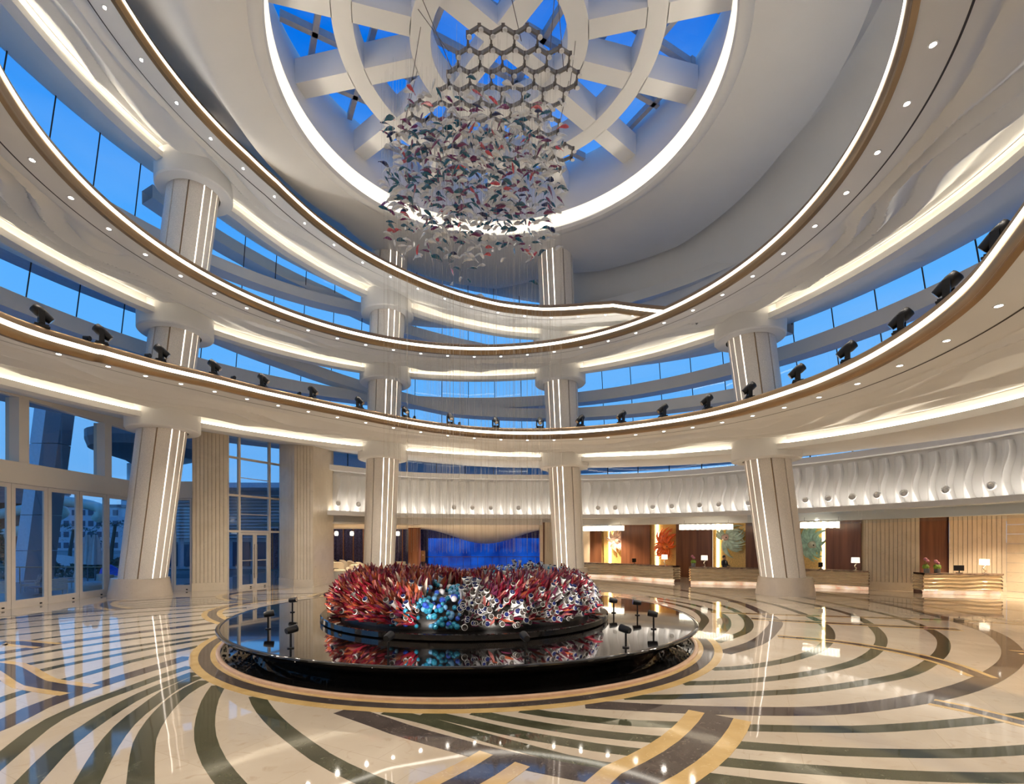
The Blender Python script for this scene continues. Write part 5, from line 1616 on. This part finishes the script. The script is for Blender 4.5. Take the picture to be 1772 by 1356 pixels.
# railing
r = empty('terrace_railing', (-30, 31.2, 0)); tag(r, 'thin metal and glass railing along the far terrace edge', 'railing')
MB().tube([(-12, 0, 1.06), (9.5, 0, 1.06)], 0.035, 8).build('handrail', M['bronze'], r)
for i in range(12): MB().tube([(-12 + 1.95 * i, 0, 0), (-12 + 1.95 * i, 0, 1.06)], 0.025, 6).build('post', M['bronze'], r)
for i in range(11): MB().add([(-11.9 + 1.95 * i, 0, 0.1), (-10.15 + 1.95 * i, 0, 0.1), (-10.15 + 1.95 * i, 0, 0.95), (-11.9 + 1.95 * i, 0, 0.95)], [(0, 1, 2, 3)]).build('glass_panel', M['glass'], r)
# outdoor furniture
M['slat'] = mat('pale_rope', (0.50, 0.48, 0.46), 0.7)
def patio_chair(x, y, rz, label):
    r = empty('patio_chair', (x, y, 0), radians(rz)); tag(r, label, 'chair', 'patio armchairs')
    MB().box((0, 0, 0.40), (0.62, 0.62, 0.12)).build('seat', M['slat'], r)
    for k in range(5): MB().box((0, -0.33 - 0.02 * k, 0.52 + 0.09 * k), (0.62, 0.03, 0.07)).build('back_slat', M['slat'], r)
    for sx in (-0.33, 0.33):
        MB().box((sx, 0, 0.60), (0.05, 0.62, 0.04)).build('armrest', M['slat'], r)
        for sy in (-0.29, 0.29): MB().box((sx, sy, 0.29), (0.04, 0.04, 0.60)).build('leg', M['slat'], r)
patio_chair(-21.5, 24.0, 60, 'pale patio armchair nearest the folding doors')
patio_chair(-24.6, 28.2, 150, 'pale patio armchair behind the low patio table')
patio_chair(-22.7, 22.6, 30, 'pale patio armchair leftmost on the terrace')
patio_chair(-24.9, 26.2, 120, 'pale patio armchair farthest out on the terrace')
r = empty('patio_sofa', (-22.5, 28.0, 0), radians(-30)); tag(r, 'padded patio sofa with grey cushions near the column', 'sofa')
MB().box((0, 0, 0.28), (2.0, 0.85, 0.24)).build('seat', M['slat'], r); MB().box((0, 0.38, 0.5), (2.0, 0.12, 0.5)).build('backrest', M['slat'], r)
for sx in (-0.5, 0.45): MB().box((sx, 0.2, 0.60), (0.7, 0.22, 0.42)).build('cushion', M['taupe'], r)
for sx in (-0.9, 0.9):
    for sy in (-0.35, 0.35): MB().box((sx, sy, 0.08), (0.08, 0.08, 0.16)).build('leg', M['slat'], r)
r = empty('patio_ottoman', (-21.1, 26.0, 0)); tag(r, 'rounded grey patio ottoman beside the folding doors', 'ottoman')
MB().lathe([(0, 0.06), (0.55, 0.06), (0.62, 0.2), (0.60, 0.42), (0.5, 0.5), (0, 0.5)], n=24).build('pad', M['taupe'], r, True); MB().lathe([(0.45, 0.0), (0.45, 0.06)], n=20).build('base', M['blackm'], r)
r = empty('patio_table', (-23.2, 25.0, 0)); tag(r, 'low round patio table between the pale armchairs', 'table')
MB().lathe([(0, 0.36), (0.5, 0.36), (0.5, 0.40), (0, 0.40)], n=24).build('table_top', M['dark_ext'], r); MB().lathe([(0.3, 0), (0.08, 0.04), (0.08, 0.36)], n=12).build('pedestal', M['dark_ext'], r)
M['canvas'] = mat('cream_canvas', (0.62, 0.57, 0.52), 0.8)
for k, (x, y) in enumerate(((-27.6, 33.2), (-26.6, 32.6))):
    r = empty('closed_parasol', (x, y, -0.3)); tag(r, 'closed cream parasol on the terrace, %s of two' % ('left' if k == 0 else 'right'), 'parasol', 'closed parasols')
    MB().tube([(0, 0, 0), (0, 0, 3.5)], 0.04, 8).build('pole', M['dark_ext'], r)
    mb = MB(); mb.grid([[Vector(((q + 0.06 * cos(6 * a)) * cos(a), (q + 0.06 * cos(6 * a)) * sin(a), z)) for a in [2 * pi * i / 36 for i in range(36)]] for q, z in ((0.40, 1.45), (0.34, 1.9), (0.28, 2.5), (0.22, 3.0), (0.08, 3.45))], True); mb.build('folded_canopy', M['canvas'], r, True)
r = empty('covered_table', (-23.2, 30.2, 0)); tag(r, 'table under a bright blue tarpaulin on the terrace', 'table')
M['tarp'] = mat('blue_tarpaulin', (0.01, 0.06, 0.55), 0.5, var=0.3, scale=4)
mb = MB(); rows = []
for i in range(11):
    rows.append([Vector((-0.9 + 0.18 * i, -0.6 + 0.12 * j, 0.95 + 0.35 * sin(i * 0.6) * sin(j * 0.45) - 0.55 * (max(abs(i - 5) - 4, 0) + max(abs(j - 5) - 4, 0)))) for j in range(11)])
mb.grid(rows); mb.build('tarpaulin', M['tarp'], r, True)
for sx in (-0.6, 0.6): MB().box((sx, 0, 0.4), (0.12, 0.7, 0.8)).build('trestle', M['white_ext'], r)
# plants
M['foliage'] = mat('dark_foliage', (0.035, 0.085, 0.05), 0.6, var=0.5, scale=3)
M['bark'] = mat('palm_bark', (0.10, 0.075, 0.055), 0.8)
def bush(x, y, rx, rz_, h_, label, cat='shrub', seed=1, name='shrub', z0=-0.3):
    r = empty(name, (x, y, z0)); tag(r, label, cat)
    rn = random.Random(seed); mb = MB()
    for i in range(650):
        a, t = rn.uniform(0, 6.28), rn.random()
        q = rx * sqrt(rn.random()) * (1 - 0.75 * t if h_ > 3 * rx else sqrt(max(0.05, 1 - t * t)))
        c = Vector((q * cos(a), q * sin(a), 0.1 + h_ * t))
        d = Vector((rn.gauss(0, 1), rn.gauss(0, 1), rn.gauss(0.4, 0.7))).normalized() * 0.22; e = d.orthogonal().normalized() * 0.07
        mb.add([c - d, c + e, c + d, c - e], [(0, 1, 2, 3)])
    mb.build('foliage', M['foliage'], r, fix=False)['kind'] = 'stuff'
    MB().tube([(0, 0, 0), (0, 0, h_ * 0.6)], 0.06, 6).build('stem', M['bark'], r)
bush(-35.8, 35, 1.0, 0, 4.2, 'dark tree at the left edge outside the doors', 'tree', 3, 'garden_tree')
bush(-32.0, 43.0, 0.7, 0, 4.8, 'slim dark cypress left of the round canopy column', 'tree', 4, 'cypress')
bush(-36, 39, 1.5, 0, 1.4, 'low dark hedge beyond the railing left of the pylon', 'shrub', 5)
bush(-31.2, 37.5, 1.5, 0, 1.4, 'low dark hedge beyond the railing right of the pylon', 'shrub', 6)
bush(-27.2, 35.6, 1.2, 0, 1.6, 'grassy dark planting below the closed parasols', 'shrub', 7)
def palm(x, y, h_, label, seed):
    r = empty('palm_tree', (x, y, -0.3)); tag(r, label, 'palm tree', 'palm trees outside')
    rn = random.Random(seed)
    MB().tube([(0, 0, 0), (0.15, 0, h_ * 0.5), (0.5, 0, h_)], [0.2, 0.16, 0.13], 10).build('trunk', M['bark'], r, True)
    for k in range(11):
        a = 2 * pi * k / 11 + rn.uniform(-0.2, 0.2); L = rn.uniform(1.7, 2.3)
        mb = MB(); dr = Vector((cos(a), sin(a), 0)); sd = Vector((-sin(a), cos(a), 0))
        up = rn.uniform(0.3, 1.0)
        for j in range(10):
            s = j / 9; c = Vector((0.5, 0, h_)) + dr * (L * s) + Vector((0, 0, up * sin(pi * s * 0.9) - 1.3 * s * s))
            for sg in (-1, 1):
                tip = c + sd * sg * 0.55 * (1 - 0.6 * s) + dr * 0.3 - Vector((0, 0, 0.25))
                mb.add([c, c + dr * 0.10, tip], [(0, 1, 2)])
        mb.build('frond', M['foliage'], r, fix=False)
palm(-36.5, 46.5, 4.6, 'palm tree with drooping fronds behind the closed parasols', 2)
palm(-43.5, 50, 4.2, 'palm tree with drooping fronds behind the leaning pylon', 3)
# far buildings and the slide tower
M['bldg'] = mat('far_building', (0.50, 0.51, 0.56), 0.7); M['bglass'] = mat('far_window', (0.05, 0.07, 0.12), 0.3)
def tower(x, y, wd, dp, h_, label, fl_, wins, lattice=False):
    r = empty('far_building', (x, y, -0.4)); tag(r, label, 'building')
    MB().box((0, 0, h_ / 2), (wd, dp, h_)).build('walls', M['bldg'], r)
    MB().box((0, 0, h_ + 0.4), (wd * 1.05, dp * 1.05, 0.8)).build('roof', M['dark_ext'], r)
    for i in range(fl_):
        for j in range(wins):
            MB().box((-wd / 2 + wd * (j + 0.5) / wins, -dp / 2 - 0.05, h_ * (i + 0.5) / fl_), (wd / wins * 0.6, 0.2, h_ / fl_ * 0.5)).build('window', M['bglass'], r)
tower(-122, 150, 22, 10, 13, 'long low apartment block behind the palm trees', 4, 9)
tower(-117, 165, 10, 10, 18.5, 'stepped apartment tower right of the low block', 6, 4)
tower(-185, 200, 14, 10, 22, 'tall hazy tower behind the slide at the left', 9, 4)
r = empty('slide_tower', (-78, 78, -0.4)); tag(r, 'brown thatched water slide tower with pale green tubes', 'tower')
M['rust'] = mat('rust_cladding', (0.30, 0.12, 0.07), 0.7, var=0.2, scale=1)
MB().box((0, 0, 4.5), (9, 6, 9)).build('tower_body', M['rust'], r)
MB().lathe([(7, 8.8), (3, 11), (0.3, 14)], n=8).build('thatched_roof', M['rust'], r)
M['tubeg'] = mat('pale_slide_tube', (0.50, 0.56, 0.46), 0.4)
for k, pts in enumerate((((-6, -4, 7), (0, -5, 6.4), (6, -4.5, 7.6), (10, -4, 8.2), (12, -3, 7.5), (9, -3, 6)), ((-4, -5, 4), (2, -6, 3.6), (7, -5, 4.6), (9, -4, 5.4)), ((9, -4.5, 9.2), (14, -4, 9.0), (18, -3.5, 8), (17, -3, 6.4)))):
    MB().tube(spline(pts, 6), 0.75, 10).build('slide_tube', M['tubeg'], r, True)
r = empty('garden_bridge', (-38.5, 43, -0.3)); tag(r, 'pale curved garden bridge parapet beyond the railing', 'bridge')
rows = [[Vector((-3 + 0.5 * i, 0.08 * (i - 6) ** 2 * 0.2, z + 0.7 * sin(pi * i / 12))) for i in range(13)] for z in (0.2, 1.1)]
MB().grid(rows).build('parapet', M['white_ext'], r, True)
MB().grid([[p + Vector((0, 0.9, 0)) for p in rows[0]], rows[0]]).build('bridge_deck', M['white_ext'], r, True)

# louvred building beyond the glazed entrance
r = empty('louvred_building', (-28, 52, -0.3)); tag(r, 'dark building with horizontal louvres seen through the glazed entrance', 'building')
MB().box((0, 1.5, 4.2), (15, 3, 8.4)).build('walls', M['bldg'], r)
for i in range(14): MB().box((0, -0.3, 3.4 + 0.34 * i), (15, 0.5, 0.10)).build('louvre', M['white_ext'], r)
MB().box((0, -1.2, 8.6), (16, 4.4, 0.5)).build('roof_slab', M['white_ext'], r)
for i in range(6): MB().box((-6.5 + 2.6 * i, -0.1, 1.6), (1.8, 0.2, 2.6)).build('window', M['bglass'], r)

# crystal pendants before the lounge curtain
for i in range(9):
    p = Vector((-19.2 + 1.45 * i, 46.2 + 0.12 * i, 3.2))
    r = empty('crystal_pendant', p); tag(r, 'small glowing crystal pendant before the midnight blue lounge curtain', 'pendant', 'crystal pendants in the lounge')
    MB().lathe([(0, 0), (0.16, 0.02), (0.2, 0.2), (0.16, 0.42), (0, 0.45)], n=10).build('crystal', M['crystal'], r)
    MB().tube([(0, 0, 0.45), (0, 0, 0.68)], 0.01, 5).build('cord', M['chrome'], r)
